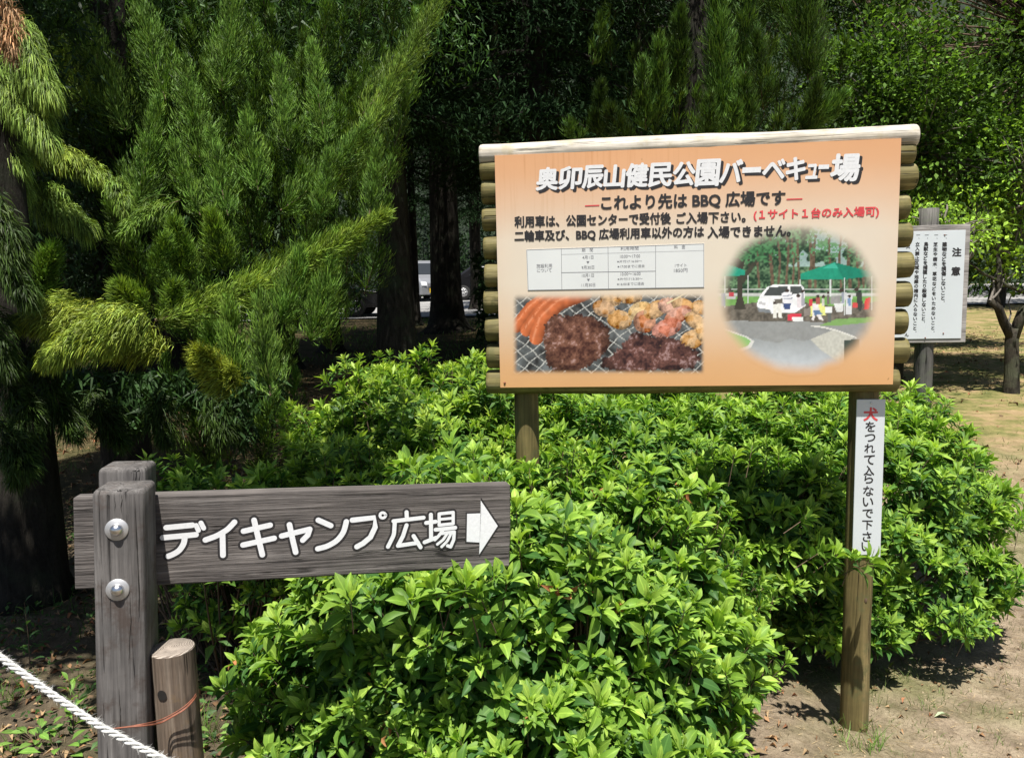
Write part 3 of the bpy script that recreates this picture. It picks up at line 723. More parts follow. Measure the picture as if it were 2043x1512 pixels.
def cedar(x, y, r, label, trunkmat='bark', k=0, s=1.0, rz=0, lean=(0, 0), crown=True, h=12, name='cedar_tree', group='tall cedars of the dark wood', flare=1.9):
    t = thing(name, label, 'tree', (x, y, float(gh(x, y))), group=group)
    a = Acc(); zz = [-.15, .0, .12, .35, .8, 1.6, 3, 5, 8, h]; ff = [flare * 1.15, flare, 1.45, 1.2, 1.08, 1.0, .93, .82, .6, .15]
    if trunkmat == 'barkmoss': ff = [2.0, 1.8, 1.65, 1.5, 1.38, 1.12, .85, .7, .5, .15]
    a.add(*tube([(lean[0] * z, lean[1] * z, z) for z in zz], [r * f for f in ff], 20, noise=.07, seed=int(abs(x * 31 + y * 7))))
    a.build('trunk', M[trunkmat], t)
    if crown:
        mm = Matrix.Rotation(rz, 4, 'Z') @ Matrix.Diagonal((s, s, 1, 1))
        c = link('crown', crowns[k][0], t, mm); link('branches', crowns[k][1], c)
    return t
def gx_(px, Y): return (px - CX) / FPX * Y * 1.0
spots = [(795, 9.2, .168, 'thick mossy cedar trunk rising from behind the azalea, nearest of the forest trunks', 0), (896, 19.0, .36, 'black cedar trunk with wide flared foot between the parked vehicles', 1),
 (833, 21, .11, 'thin dark trunk just right of the mossy cedar, left of the silver van', 0), (664, 15, .15, 'dark trunk at the right edge of the big left conifer', 1), (1036, 12.5, .23, 'dark trunk ending behind the upper left corner of the big sign', 0),
 (560, 12.5, .2, 'cedar hidden behind the big left conifer, right part', 1), (330, 11, .2, 'cedar behind the arrow sign, deep in the shade', 0), (90, 9.5, .22, 'cedar trunk deep in the shade at the far left', 1),
 (1180, 15, .2, 'cedar standing in the dark above the middle of the big sign', 0), (1380, 18, .2, 'cedar behind the upright plumes above the sign', 1), (955, 27, .2, 'far cedar beside the dark car near the sign frame', 0)]
for px, Y, r, lab, k in spots:
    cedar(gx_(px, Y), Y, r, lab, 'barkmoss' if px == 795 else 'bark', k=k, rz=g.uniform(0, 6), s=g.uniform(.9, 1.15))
# cedars whose trunks do not stand apart in the picture but whose crowns close the canopy
for i, (x, y) in enumerate([(-6.5, 7.5), (-5.0, 12), (-8.5, 15), (-2.2, 14.5), (-5.5, 20), (-10, 21), (.2, 21.5), (4.0, 16.5), (2.2, 13.2), (-1.6, 11.5), (-13, 15), (5, 22), (.35, 9.6), (-3.6, 9.2), (-9, 9.5)]):
    cedar(x, y, .17, 'tall cedar lost in the dark of the wood, trunk and crown hardly standing out', group='cedars lost in the dark', k=i % 2, rz=g.uniform(0, 6), s=g.uniform(.95, 1.2))
cedar(gx_(1003, 11), 11, .055, 'slender pale trunk beside the dark one at the upper left corner of the sign', 'barkpale', crown=False, h=8, name='slender_tree', group=None, flare=1.2)

# far wood behind the road, one mass
def wood_mass(name, label, xs, y0, dep, h, n, size, col, seed):
    gg = np.random.default_rng(seed); a = Acc(); x = gg.uniform(*xs, n); z = gg.random(n) * h * (.8 + .2 * np.sin(x * .7)) 
    y = y0 + gg.random(n) * dep + .6 * np.sin(x * .9) + z * .12
    B = np.stack([x, y, gh(x, y) + z], 1); d = rand_dirs(n, gg)
    clump = np.sin(x * 1.7 + z) * np.sin(z * 2.1 + x * .5)
    c = np.array(col) * (gg.uniform(.6, 1.4, (n, 1)) + .3 * clump[:, None])
    a.add(*strands(B, d, nrm(d + [0, 0, -.6]), size * gg.uniform(.6, 1.4, n), size * .4 * gg.uniform(.6, 1.4, n), c, gg, 1))
    return tag(a.build(name, M['cedar']), label, 'woodland', None, 'stuff')
wood_mass('woodland', 'dark far wood closing the view behind the road and vehicles', (-48, 14), 41, 6, 24, 80000, .31, (.014, .032, .011), 71)
wood_mass('woodland', 'green wooded bank behind the lawn at the right', (7, 36), 26, 5, 16, 55000, .27, (.028, .055, .015), 72)
wood_mass('undergrowth', 'low dim undergrowth between the dark trunks behind the sign', (-.7, 6.5), 15.5, 3.5, 2.6, 5000, .22, (.025, .055, .018), 73)

# ------------------------------------------------------------------ broadleaf trees at the right
print('broadleaf')
def broad_crown(ells, nclump, seed, leaf, col, per=16, spread=.16):
    gg = np.random.default_rng(seed); C = np.array([e[0] for e in ells], float); R_ = np.array([e[1] for e in ells], float)
    nc0 = nclump * 2; k = gg.integers(0, len(C), nc0); d = rand_dirs(nc0, gg); P = C[k] + d * R_[k] * (gg.random((nc0, 1)) ** .4)
    sc = 2.6 if leaf < .1 else 1.3; f = np.sin(P[:, 0] * sc + seed) * np.sin(P[:, 1] * sc * .8) + .8 * np.sin(P[:, 2] * sc * 1.2 + P[:, 0] * sc * .6 + seed) * np.cos(P[:, 1] * sc)
    kk = np.argsort(-f - .35 * gg.normal(size=nc0))[:nclump]; P, d, k = P[kk], d[kk], k[kk]
    n = nclump * per; q = np.repeat(np.arange(nclump), per); Q = P[q] + gg.normal(0, spread, (n, 3)) * np.array([1, 1, .45])
    dd = nrm(d[q] + rand_dirs(n, gg) * .9 + [0, 0, -.1]); nn = nrm(rand_dirs(n, gg) * .7 + [0, 0, 1.0])
    c = np.array(col) * (.5 + 1.7 * gg.random((nclump, 1)) ** 2.2 * np.array([1.25, 1.05, .9]))[q] * gg.uniform(.8, 1.25, (n, 1))
    T, F, A = LC; V, FF = bake(T * np.array([1.6, 1, 1]), F, frames(dd, nn), Q, leaf * gg.uniform(.6, 1.3, n))
    a = Acc(); a.add(V, FF, np.concatenate([np.repeat(c, len(T), 0), np.ones((n * len(T), 1))], 1))
    return a, P, C
def broad_tree(name, label, base, limbs, ells, nclump, seed, leaf, col, trunkmat='bark', group=None, per=16, spread=.16, twigs=60, twmat='twig'):
    base = np.array(base, float); t = thing(name, label, 'tree', tuple(base), group=group); inv = Matrix.Translation(-t.location)
    a, P, C = broad_crown(ells, nclump, seed, leaf, col, per, spread); cro = a.build('crown', M['broad'], t, matrix=inv)
    gg = np.random.default_rng(seed + 1); b_ = Acc()
    src = base + [0, 0, 1.8] if not limbs else np.array(limbs[-1][0][-1], float)
    ends = [np.array(l[0][-1], float) for l in limbs] or [src]
    for q in gg.choice(len(P), min(twigs, len(P)), replace=False):
        e = ends[int(np.argmin([np.linalg.norm(P[q] - x) for x in ends]))]; mid = (e + P[q]) / 2 + gg.normal(0, .12, 3)
        tt = np.linspace(0, 1, 6)[:, None]; pts = e * (1 - tt) ** 2 + 2 * mid * tt * (1 - tt) + P[q] * tt ** 2 + gg.normal(0, .015, (6, 3)) * np.sin(tt * 3.14)
        b_.add(*tube(pts, np.linspace(.018, .003, 6), 4, False))
    b_.build('branches', M[twmat], cro)
    if limbs:
        for j, (pts, rad) in enumerate(limbs):
            b2 = Acc(); b2.add(*tube(pts, rad, 14, noise=.09, seed=seed + j)); b2.build('trunk' if j == 0 else 'limb', M[trunkmat], t, matrix=inv)
    return t
def PT(px, py, Y): return tuple(at(px, py, Y))
gzp = on_ground(2017, 785); yb = gzp.y
limbs = [([tuple(gzp - Vector((0, 0, .1))), tuple(gzp), PT(2018, 740, yb), PT(2018, 680, yb), PT(2022, 655, yb)], [.10, .088, .075, .07, .065]),
         ([PT(2018, 672, yb), PT(2003, 645, yb), PT(1992, 615, yb - .1), PT(1975, 600, yb - .15)], [.06, .05, .045, .035]),
         ([PT(1992, 615, yb - .1), PT(1985, 590, yb - .1), PT(1995, 560, yb - .1), PT(1990, 500, yb), PT(1960, 440, yb)], [.04, .035, .03, .024, .015]),
         ([PT(2022, 672, yb), PT(2040, 625, yb), PT(2070, 590, yb), PT(2080, 500, yb), PT(2060, 400, yb)], [.065, .055, .05, .04, .03]),
         ([PT(2060, 590, yb), PT(2010, 570, yb), PT(1960, 545, yb - .2), PT(1930, 520, yb - .3)], [.03, .02, .014, .006])]
broad_tree('plum_tree', 'small gnarled tree with forked black trunk and bright leaves at the right edge', tuple(gzp), limbs,
    [(PT(2020, 420, yb), (.45, .4, .22)), (PT(1950, 470, yb - .2), (.40, .35, .16)), (PT(1960, 400, yb), (.35, .3, .15)), (PT(2050, 520, yb), (.3, .3, .3)), (PT(2060, 300, yb), (.5, .5, .5))], 190, 81, .065, (.20, .36, .05), 'barkplum', twigs=110, twmat='deadtwig')
q = on_ground(1985, 612)
limbs = [([tuple(q - Vector((0, 0, .2))), tuple(q), PT(1992, 570, q.y), PT(2000, 520, q.y - .5), PT(2025, 440, q.y - 1), PT(2030, 250, q.y - 1)], [.28, .24, .21, .2, .17, .1]),
         ([PT(1998, 540, q.y), PT(1975, 480, q.y), PT(1940, 430, q.y)], [.12, .09, .05])]
broad_tree('leaning_tree', 'dark leaning trunk far behind the small gnarled tree on the lawn', tuple(q), limbs, [((q.x, q.y - 1, 6.5), (3.2, 2.5, 2.0))], 700, 83, .16, (.07, .14, .03), per=14, spread=.35)
broad_tree('broadleaf_tree', 'leafy tree filling the upper right corner, yellow green tips catching the sun', (6.8, 10.2, float(gh(0, 10.2))), [([(7.4, 10.4, 0), (7.3, 10.4, 2), (7.0, 10.3, 4.5)], [.2, .16, .1])],
    [((5.6, 10.0, 4.3), (2.0, 1.4, 1.7)), ((7.0, 10.2, 3.6), (1.3, 1.3, 1.5)), ((5.6, 10.0, 6.3), (2.0, 1.5, 1.2))], 1600, 84, .080, (.055, .115, .020), spread=.12, twigs=160)
broad_tree('broadleaf_tree', 'leafy tree just right of the sign frame, pale lit leaves over a dark hollow', (5.2, 9.0, float(gh(0, 9.0))), [([(4.7, 9.6, 0), (4.75, 9.6, 1.2), (4.8, 9.6, 3)], [.12, .1, .06])],
    [((4.9, 9.3, 3.2), (.8, .7, .9)), ((5.5, 9.2, 2.75), (.75, .6, .75)), ((4.35, 9.3, 3.7), (.8, .8, .8)), ((5.5, 9.6, 3.6), (.7, .6, .7))], 900, 85, .070, (.075, .16, .026), spread=.10, twigs=150, twmat='deadtwig')
broad_tree('fir_tree', 'dark green tree behind the leafy ones, top right beyond the second conifer', (5.2, 13.5, float(gh(0, 13.5))), [([(5.2, 13.5, 0), (5.2, 13.5, 7)], [.22, .08])],
    [((5.2, 13.5, 4.0), (2.4, 1.6, 2.2)), ((7.8, 13.5, 3.6), (2.0, 1.4, 2.2)), ((4.5, 13.0, 6.5), (2.0, 1.6, 1.5))], 1300, 86, .11, (.042, .090, .025), spread=.2)
broad_tree('sapling', 'low bush with fresh light green leaves beside the white notice board', (4.34, 8.1, float(gh(0, 8.1))), [([(4.34, 8.1, 0), (4.34, 8.1, 1.0), (4.40, 8.05, 1.9)], [.02, .016, .01])],
    [((4.55, 7.9, 1.95), (.35, .25, .18)), ((4.3, 8.2, 2.15), (.35, .25, .16))], 70, 87, .06, (.18, .33, .05), spread=.08, twigs=60, twmat='deadtwig')

ov = broad_tree('shade_tree', 'unseen leafy tree beyond the left edge, added so its low branch shades the soil', (-5.0, .6, 0), [([(-5.0, .6, -.1), (-4.9, .7, 3), (-4.6, .8, 6.4)], [.24, .18, .11]), ([(-4.85, .75, 3.2), (-3.6, 1.5, 3.5), (-2.2, 2.0, 3.55), (-1.0, 2.0, 3.5)], [.09, .06, .04, .015])],  # unseen tree, added and shaped to throw shade on the left soil
    [((-1.4, 2.02, 3.5), (1.05, .48, .20)), ((-2.5, 2.0, 3.55), (1.0, .46, .25)), ((-4.2, 1.2, 7.8), (1.6, 1.5, 1.2))], 1300, 88, .08, (.06, .13, .03), spread=.09, per=11)
# ------------------------------------------------------------------ the big barbecue sign
print('signs')
ang = math.radians(6.665); BR = Vector((1.179, 2.40, 1.174)); SW, SH = 1.226, .740
BLp = BR + Vector((-math.cos(ang), math.sin(ang), 0)) * SW; Z0 = BR.z
MS = Matrix.Translation((BLp.x, BLp.y, 0)) @ Matrix.Rotation(-ang, 4, 'Z')      # local x along the panel, y away, z up; panel face at y=0
big = thing('barbecue_sign', 'big orange picture panel on stacked round logs and two posts, the park barbecue ground sign', 'sign', mat=MS)
def SP(px, py): return on_plane(MS, px, py, 0)

def panel_col(u, v):
    """orange at the top and the bottom, cream across the middle (u,v in 0..1)"""
    o = np.array([.64, .34, .170]); c = np.array([.66, .59, .49]); low = np.array([.62, .345, .155])
    t = np.interp(v, [0, .10, .28, .45, .64, .78, .92, 1], [0, .10, .62, 1, 1, .5, .1, .03])
    side = np.interp(u, [0, .05, .5, .95, 1], [.85, .95, 1, .95, .85]); t = (t * side)[..., None]
    e = np.where((v > .5)[..., None], o, low); return e * (1 - t) + c * t
def printmat():
    mt, t, b = newmat('printed_panel'); a = node(t, 'Attribute'); a.attribute_name = 'Col'
    v = mapping(t, (90, 1, 2.2)); s = noise(t, v, 1.0, 5, .6)
    sep = node(t, 'SeparateXYZ'); t.links.new(mapping(t), sep.inputs[0])
    top = node(t, 'MapRange'); t.links.new(sep.outputs[2], top.inputs[0]); top.inputs[1].default_value = Z0 + .45; top.inputs[2].default_value = Z0 + .7
    lf = node(t, 'MapRange'); t.links.new(sep.outputs[0], lf.inputs[0]); lf.inputs[1].default_value = .75; lf.inputs[2].default_value = .35
    mu = node(t, 'Math', operation='MULTIPLY'); t.links.new(top.outputs[0], mu.inputs[0]); t.links.new(lf.outputs[0], mu.inputs[1])
    st = ramp(t, s, [(.52, (1, 1, 1)), (.66, (.88, .82, .74)), (.75, (.74, .64, .54))])
    c = mix(t, mu.outputs[0], a.outputs['Color'], mix(t, 1.0, a.outputs['Color'], st, 'MULTIPLY'))
    sp = noise(t, mapping(t, (30, 30, 22)), 1.0, 2); c = mix(t, ramp(t, sp, [(.735, (0, 0, 0)), (.75, (.7, .7, .7))]), c, (.28, .16, .07))
    big_ = noise(t, mapping(t), 3, 4); c = mix(t, .35, c, ramp(t, big_, [(.3, (.86, .86, .86)), (.7, (1.08, 1.07, 1.05))]), 'MULTIPLY')
    t.links.new(c, b.inputs['Base Color']); b.inputs['Roughness'].default_value = .38; b.inputs['Specular IOR Level'].default_value = .35
    return mt
M['print'] = printmat()
nu, nv = 50, 34
uu, vv = np.meshgrid(np.linspace(0, 1, nu), np.linspace(0, 1, nv)); ii = np.arange(nu * nv).reshape(nv, nu)
gq = np.stack([ii[:-1, :-1], ii[:-1, 1:], ii[1:, 1:], ii[1:, :-1]], -1).reshape(-1, 4)
fr_ = np.stack([uu * SW, np.zeros_like(uu), Z0 + vv * SH], -1).reshape(-1, 3)
a = Acc(); cc = np.concatenate([panel_col(uu, vv).reshape(-1, 3), np.ones((nu * nv, 1))], 1); a.add(fr_, [gq], cc)
bx, bf = box(0, SW, .0005, .004, Z0, Z0 + SH); bf = [np.delete(bf[0], 2, 0)]; a.add(bx, bf, (.7, .42, .25, 1))
a.build('picture_panel', M['print'], big, smooth=False)

# picture prints (colour fields painted from shapes, as flat print on the panel)
def value_noise(x, y, s, seed): return vnoise(x, y, s, seed) * 2
def fillp(img, X, Y, poly, col, soft=0):
    inside = np.zeros(X.shape, bool); j = len(poly) - 1
    for i in range(len(poly)):
        xi, yi = poly[i]; xj, yj = poly[j]
        if yi != yj:
            c = ((yi > Y) != (yj > Y)) & (X < (xj - xi) * (Y - yi) / (yj - yi) + xi); inside ^= c
        j = i
    img[inside] = (np.array(col) * np.ones(3)) if not callable(col) else col(X, Y)[inside]
    return inside
def ell(img, X, Y, cx, cy, rx, ry, fn, rot=0):
    c, s = math.cos(rot), math.sin(rot); dx, dy = X - cx, Y - cy; a_ = (dx * c + dy * s) / rx; b_ = (-dx * s + dy * c) / ry
    q = a_ ** 2 + b_ ** 2; k = q < 1; img[k] = fn(a_[k], b_[k], q[k], X[k], Y[k])
def print_mesh(name, label, img, alpha, X, Y, ox, oy, k, y):
    px, py = X / k + ox, Y / k + oy
    Mi = MS.inverted(); o = np.array(Mi @ EYE); R3 = np.array(Mi.to_3x3())
    d = np.array(Fw)[None, None] + np.array(Rt) * ((px - CX) / FPX)[..., None] - np.array(Up) * ((py - CY) / FPX)[..., None]
    d = d @ R3.T; t_ = (y - o[1]) / d[..., 1]; P = o + d * t_[..., None]
    bgc = panel_col(P[..., 0] / SW, (P[..., 2] - Z0) / SH); c = img * alpha[..., None] + bgc * (1 - alpha[..., None])
    h, w_ = X.shape; ii = np.arange(h * w_).reshape(h, w_)
    q = np.stack([ii[1:, :-1], ii[1:, 1:], ii[:-1, 1:], ii[:-1, :-1]], -1).reshape(-1, 4)
    use = (alpha.reshape(-1)[q] > .004).any(1); q = q[use]
    ids = np.unique(q); remap = np.zeros(h * w_, int); remap[ids] = np.arange(len(ids))
    o_ = link(name, mesh_np(name, P.reshape(-1, 3)[ids], [remap[q]], M['print'], np.concatenate([np.clip(c, 0, 1), np.ones((h, w_, 1))], 2).reshape(-1, 4)[ids], False), big)
    o_['label'] = label; return o_
def sm(x, a, b): t = np.clip((x - a) / (b - a), 0, 1); return t * t * (3 - 2 * t)
# grill picture
X, Y = np.meshgrid(np.arange(150, 1216, 4.0), np.arange(915, 1386, 4.0))
n1 = value_noise(X, Y, .05, 91); n2 = value_noise(X, Y, .02, 92); n3 = value_noise(X, Y, .12, 93)
img = (.075 + .07 * np.clip(n2 + .6 * n1, -1, 1))[..., None] * np.array([.9, 1.0, 1.05]) + .02
wv = X + 8 * np.sin(Y * .05); l1 = np.abs(((wv * .8 + Y) % 62) - 31) < 3.2; l2 = np.abs(((wv * .8 - Y) % 66) - 33) < 3.2
img[l1 | l2] = np.array([.42, .42, .40]) * (1 + .4 * n3[l1 | l2])[:, None]
def sausage(pts, r):
    pts = np.array(pts, float); best = np.full(X.shape, 1e9); sgn = np.zeros(X.shape)
    for p, q_ in zip(pts[:-1], pts[1:]):
        d = q_ - p; L = np.hypot(*d); t = np.clip(((X - p[0]) * d[0] + (Y - p[1]) * d[1]) / L ** 2, 0, 1)
        dx, dy = X - p[0] - t * d[0], Y - p[1] - t * d[1]; di = np.hypot(dx, dy); k = di < best; best[k] = di[k]; sgn[k] = ((dx * d[1] - dy * d[0]) / L)[k]
    k = best < r; s = sgn[k] / r; sh = np.clip(1 - ((s + .35) / 1.25) ** 2, .08, 1)
    img[k] = np.array([.50, .13, .045]) * (.35 + .75 * sh)[:, None] * (1 + .18 * n1[k])[:, None] + np.array([.3, .22, .15]) * (np.exp(-((s + .4) / .16) ** 2) * .5 * (n3[k] > -.3))[:, None]
def chick(cx, cy, rx, ry, rot=0, c=(.68, .44, .22)):
    def fn(a_, b_, q, x, y):
        nn = value_noise(x, y, .06, 95) + .6 * value_noise(x, y, .15, 96); sh = np.clip(1.15 - .55 * q + .35 * (-b_), .25, 1.4)
        n4 = value_noise(x, y, .3, 90); base = np.array(c) * np.array([.80, .80, .85]) * np.clip(sh + .34 * nn + .2 * n4, .15, 1.4)[:, None]
        return base + np.array([-.04, -.08, -.09]) * (value_noise(x, y, .03, 97) > .2)[:, None]
    ell(img, X, Y, cx, cy, rx, ry, fn, rot)
sausage([(380, 930), (270, 1010), (190, 1110)], 34); sausage([(430, 935), (330, 1010), (245, 1130)], 34); sausage([(560, 930), (420, 985), (330, 1070), (298, 1170)], 40)
for c_ in [(700, 960, 60, 40, .2), (800, 950, 70, 40, 0), (660, 1015, 62, 45, .3, (.62, .40, .22)), (745, 1075, 68, 52, .2), (860, 1030, 70, 52, -.3, (.72, .52, .26)), (880, 1085, 60, 60, .5, (.60, .30, .18)), (940, 1020, 70, 45, -.5), (1010, 1000, 60, 45, .1, (.70, .42, .30)), (1090, 1000, 70, 40, .4), (1060, 1050, 80, 42, -.5, (.66, .36, .26)), (1000, 1120, 85, 48, -.35, (.66, .30, .22)), (1150, 1080, 60, 40, .6), (1180, 1010, 50, 40, .2), (1140, 1180, 75, 50, -.4), (1195, 1130, 40, 60, .1, (.75, .5, .25))]: chick(*c_)
img[(np.abs(Y - (1010 - .55 * (X - 960))) < 4) & (X > 1000)] = (.72, .62, .38)
def steak(cx, cy, rx, ry, rot, c1, c2):
    def fn(a_, b_, q, x, y):
        nn = value_noise(x, y, .035, 98) + .7 * value_noise(x, y, .09, 99) + .4 * value_noise(x, y, .2, 94)
        m_ = np.clip(.5 + .5 * nn, 0, 1)[:, None]; edge = np.clip((1 - q) * 4, .25, 1)[:, None]
        return (np.array(c1) * (1 - m_) + np.array(c2) * m_) * edge + .22 * np.clip(nn - .7, 0, .6)[:, None] * np.array([1, .85, .9])
    ell(img, X, Y, cx, cy, rx, ry, fn, rot)
def meat(poly, c1, c2, cx_, cy_, r_):
    wx, wy = X + 10 * n3 + 8 * n1, Y + 10 * value_noise(X, Y, .1, 88) + 7 * n2
    nn = value_noise(X, Y, .03, 98) + .7 * value_noise(X, Y, .08, 99) + .6 * value_noise(X, Y, .2, 94); m_ = np.clip(.5 + .55 * nn, 0, 1)[..., None]
    edge = np.clip(1.25 - .75 * np.clip(np.hypot((X - cx_) / r_[0], (Y - cy_) / r_[1]), 0, 1.2) ** 3, .25, 1.2)[..., None]
    field = (np.array(c1) * (1 - m_) + np.array(c2) * m_) * edge + .30 * np.clip(nn - .75, 0, .6)[..., None] * np.array([1, .82, .88])
    tmp = np.zeros_like(img); k = fillp(tmp, wx, wy, poly, (1, 1, 1)); img[k] = field[k]
meat([(345, 1090), (400, 1055), (520, 1045), (620, 1070), (690, 1130), (690, 1200), (650, 1270), (600, 1310), (520, 1360), (380, 1362), (352, 1290), (338, 1190)], (.045, .015, .012), (.19, .085, .055), 500, 1190, (190, 175))
meat([(640, 1330), (650, 1290), (720, 1255), (770, 1195), (830, 1140), (900, 1160), (1010, 1165), (1090, 1200), (1165, 1240), (1180, 1290), (1130, 1340), (1000, 1345), (860, 1352), (700, 1350)], (.024, .010, .012), (.14, .06, .048), 910, 1260, (290, 110))
al = sm(X, 165, 200) * (1 - sm(X, 1180, 1208)) * sm(Y, 928, 968 ) * (1 - sm(Y, 1340, 1372))
al = al * (1 - (1 - sm(Y - .12 * np.maximum(0, 600 - X) * 0, 925, 985)) * (X < 640) * .6)
print_mesh('grill_picture', 'print of sausages, steaks and chicken on a grill', img, al, X, Y, 960, 240, 2.7, -.00012)
# camp ground picture
X, Y = np.meshgrid(np.arange(110, 1050, 4.6), np.arange(515, 1392, 4.6))
n1 = value_noise(X, Y, .04, 101); n2 = value_noise(X, Y, .015, 102); n3 = value_noise(X, Y, .11, 103)
leafy = np.clip(.42 + .45 * n1 + .5 * n3, 0, 1)[..., None] ** 1.3
img = np.array([.015, .045, .025]) * (1 - leafy) + np.array([.15, .27, .14]) * leafy
gap = ((n2 + .6 * n1 - np.abs(X - 700) / 260) > -.35) & (Y < 790) & (Y > 540); img[gap] = img[gap] * .35 + np.array([.40, .55, .55]) * .65
for x_ in (360, 430, 470, 515, 545, 575, 640, 662, 745, 800, 850, 895, 930):
    k = (np.abs(X - x_ - 5 * np.sin(Y * .02 + x_)) < (9 if x_ in (430, 850, 640) else 6)) & (Y > 620) & (Y < 905); img[k] = np.array([.13, .09, .06]) * (1 + .3 * n3[k])[:, None]
k = (n3 + n1 > .35) & (Y < 760); img[k] = np.array([.08, .20, .09]) * (1 + .4 * n3[k])[:, None]
k = Y > 930; img[k] = np.array([.34, .40, .34]); k = Y > 952; img[k] = np.array([.17, .36, .10]) * (1 + .1 * n1[k])[:, None]
k = (np.abs(Y - 912) < 3) | (np.abs(Y - 938) < 5); img[k] = (.52, .54, .52)
k = Y > 985 + 15 * np.sin(X * .01); img[k] = np.array([.13, .115, .095]) * (1 + .3 * n1[k] + .25 * n3[k])[:, None]
k = Y > 1085 + .04 * (X - 300) * 0 + 10 * n2; img[k] = np.array([.27, .28, .28]) * (1 + .08 * n1[k] + .06 * n3[k])[:, None]
k = Y > 1180 + 20 * n2; t_ = np.clip((Y[k] - 1180) / 160, 0, 1)[:, None]; img[k] = (np.array([.30, .32, .33]) * (1 - t_) + np.array([.50, .54, .58]) * t_) * (1 + .04 * n1[k] + .03 * n3[k])[:, None]
fillp(img, X, Y, [(640, 1180), (760, 1130), (870, 1160), (850, 1290), (790, 1300), (700, 1240)], lambda x, y: np.array([.5, .5, .45]) * (1 + .12 * value_noise(x, y, .1, 3))[..., None])
fillp(img, X, Y, [(110, 1095), (200, 1130), (300, 1165), (338, 1190), (320, 1225), (230, 1260), (100, 1280)], (.62, .62, .60)); fillp(img, X, Y, [(110, 1105), (200, 1138), (290, 1170), (320, 1190), (300, 1215), (220, 1245), (100, 1265)], (.24, .46, .16))
fillp(img, X, Y, [(690, 1105), (780, 1070), (990, 1060), (990, 1085), (800, 1105)], (.20, .36, .12))
for i in range(len(X[0])): pass
kb = (np.abs(Y - (1108 + np.maximum(0, X - 640) ** 1.7 * .0055)) < 4) & (X > 640) & (X < 890); img[kb] = (.66, .66, .62)
# tree at the left of the picture
fillp(img, X, Y, [(238, 760), (285, 745), (272, 860), (275, 950), (292, 1018), (228, 1018), (248, 950), (245, 860)], (.05, .045, .035))
for p in ([(262, 860), (330, 760), (400, 700), (404, 712), (345, 775), (280, 880)], [(255, 780), (200, 700), (208, 694), (268, 760)], [(300, 790), (310, 650), (318, 650), (316, 790)]): fillp(img, X, Y, p, (.05, .05, .035))
k = (((X - 320) / 190) ** 2 + ((Y - 680) / 85) ** 2 + .5 * n1 < 1) & (n3 + n1 > -.35); img[k] = np.array([.04, .12, .05]) * (1.2 + .7 * n3[k])[:, None]
# tents
fillp(img, X, Y, [(125, 800), (182, 772), (288, 808), (288, 836), (125, 842)], (.02, .30, .20)); 
fillp(img, X, Y, [(586, 826), (770, 765), (820, 858), (586, 860)], (.015, .27, .17)); fillp(img, X, Y, [(770, 765), (970, 818), (972, 840), (820, 858)], (.01, .20, .13)); fillp(img, X, Y, [(700, 800), (770, 765), (790, 800)], (.05, .42, .30))
for x_, y0_, y1_ in ((584, 858, 960), (822, 850, 1052), (969, 838, 1025), (747, 856, 950), (180, 840, 1010), (303, 836, 985)): k = (np.abs(X - x_) < 3.4) & (Y > y0_) & (Y < y1_); img[k] = (.62, .66, .66)
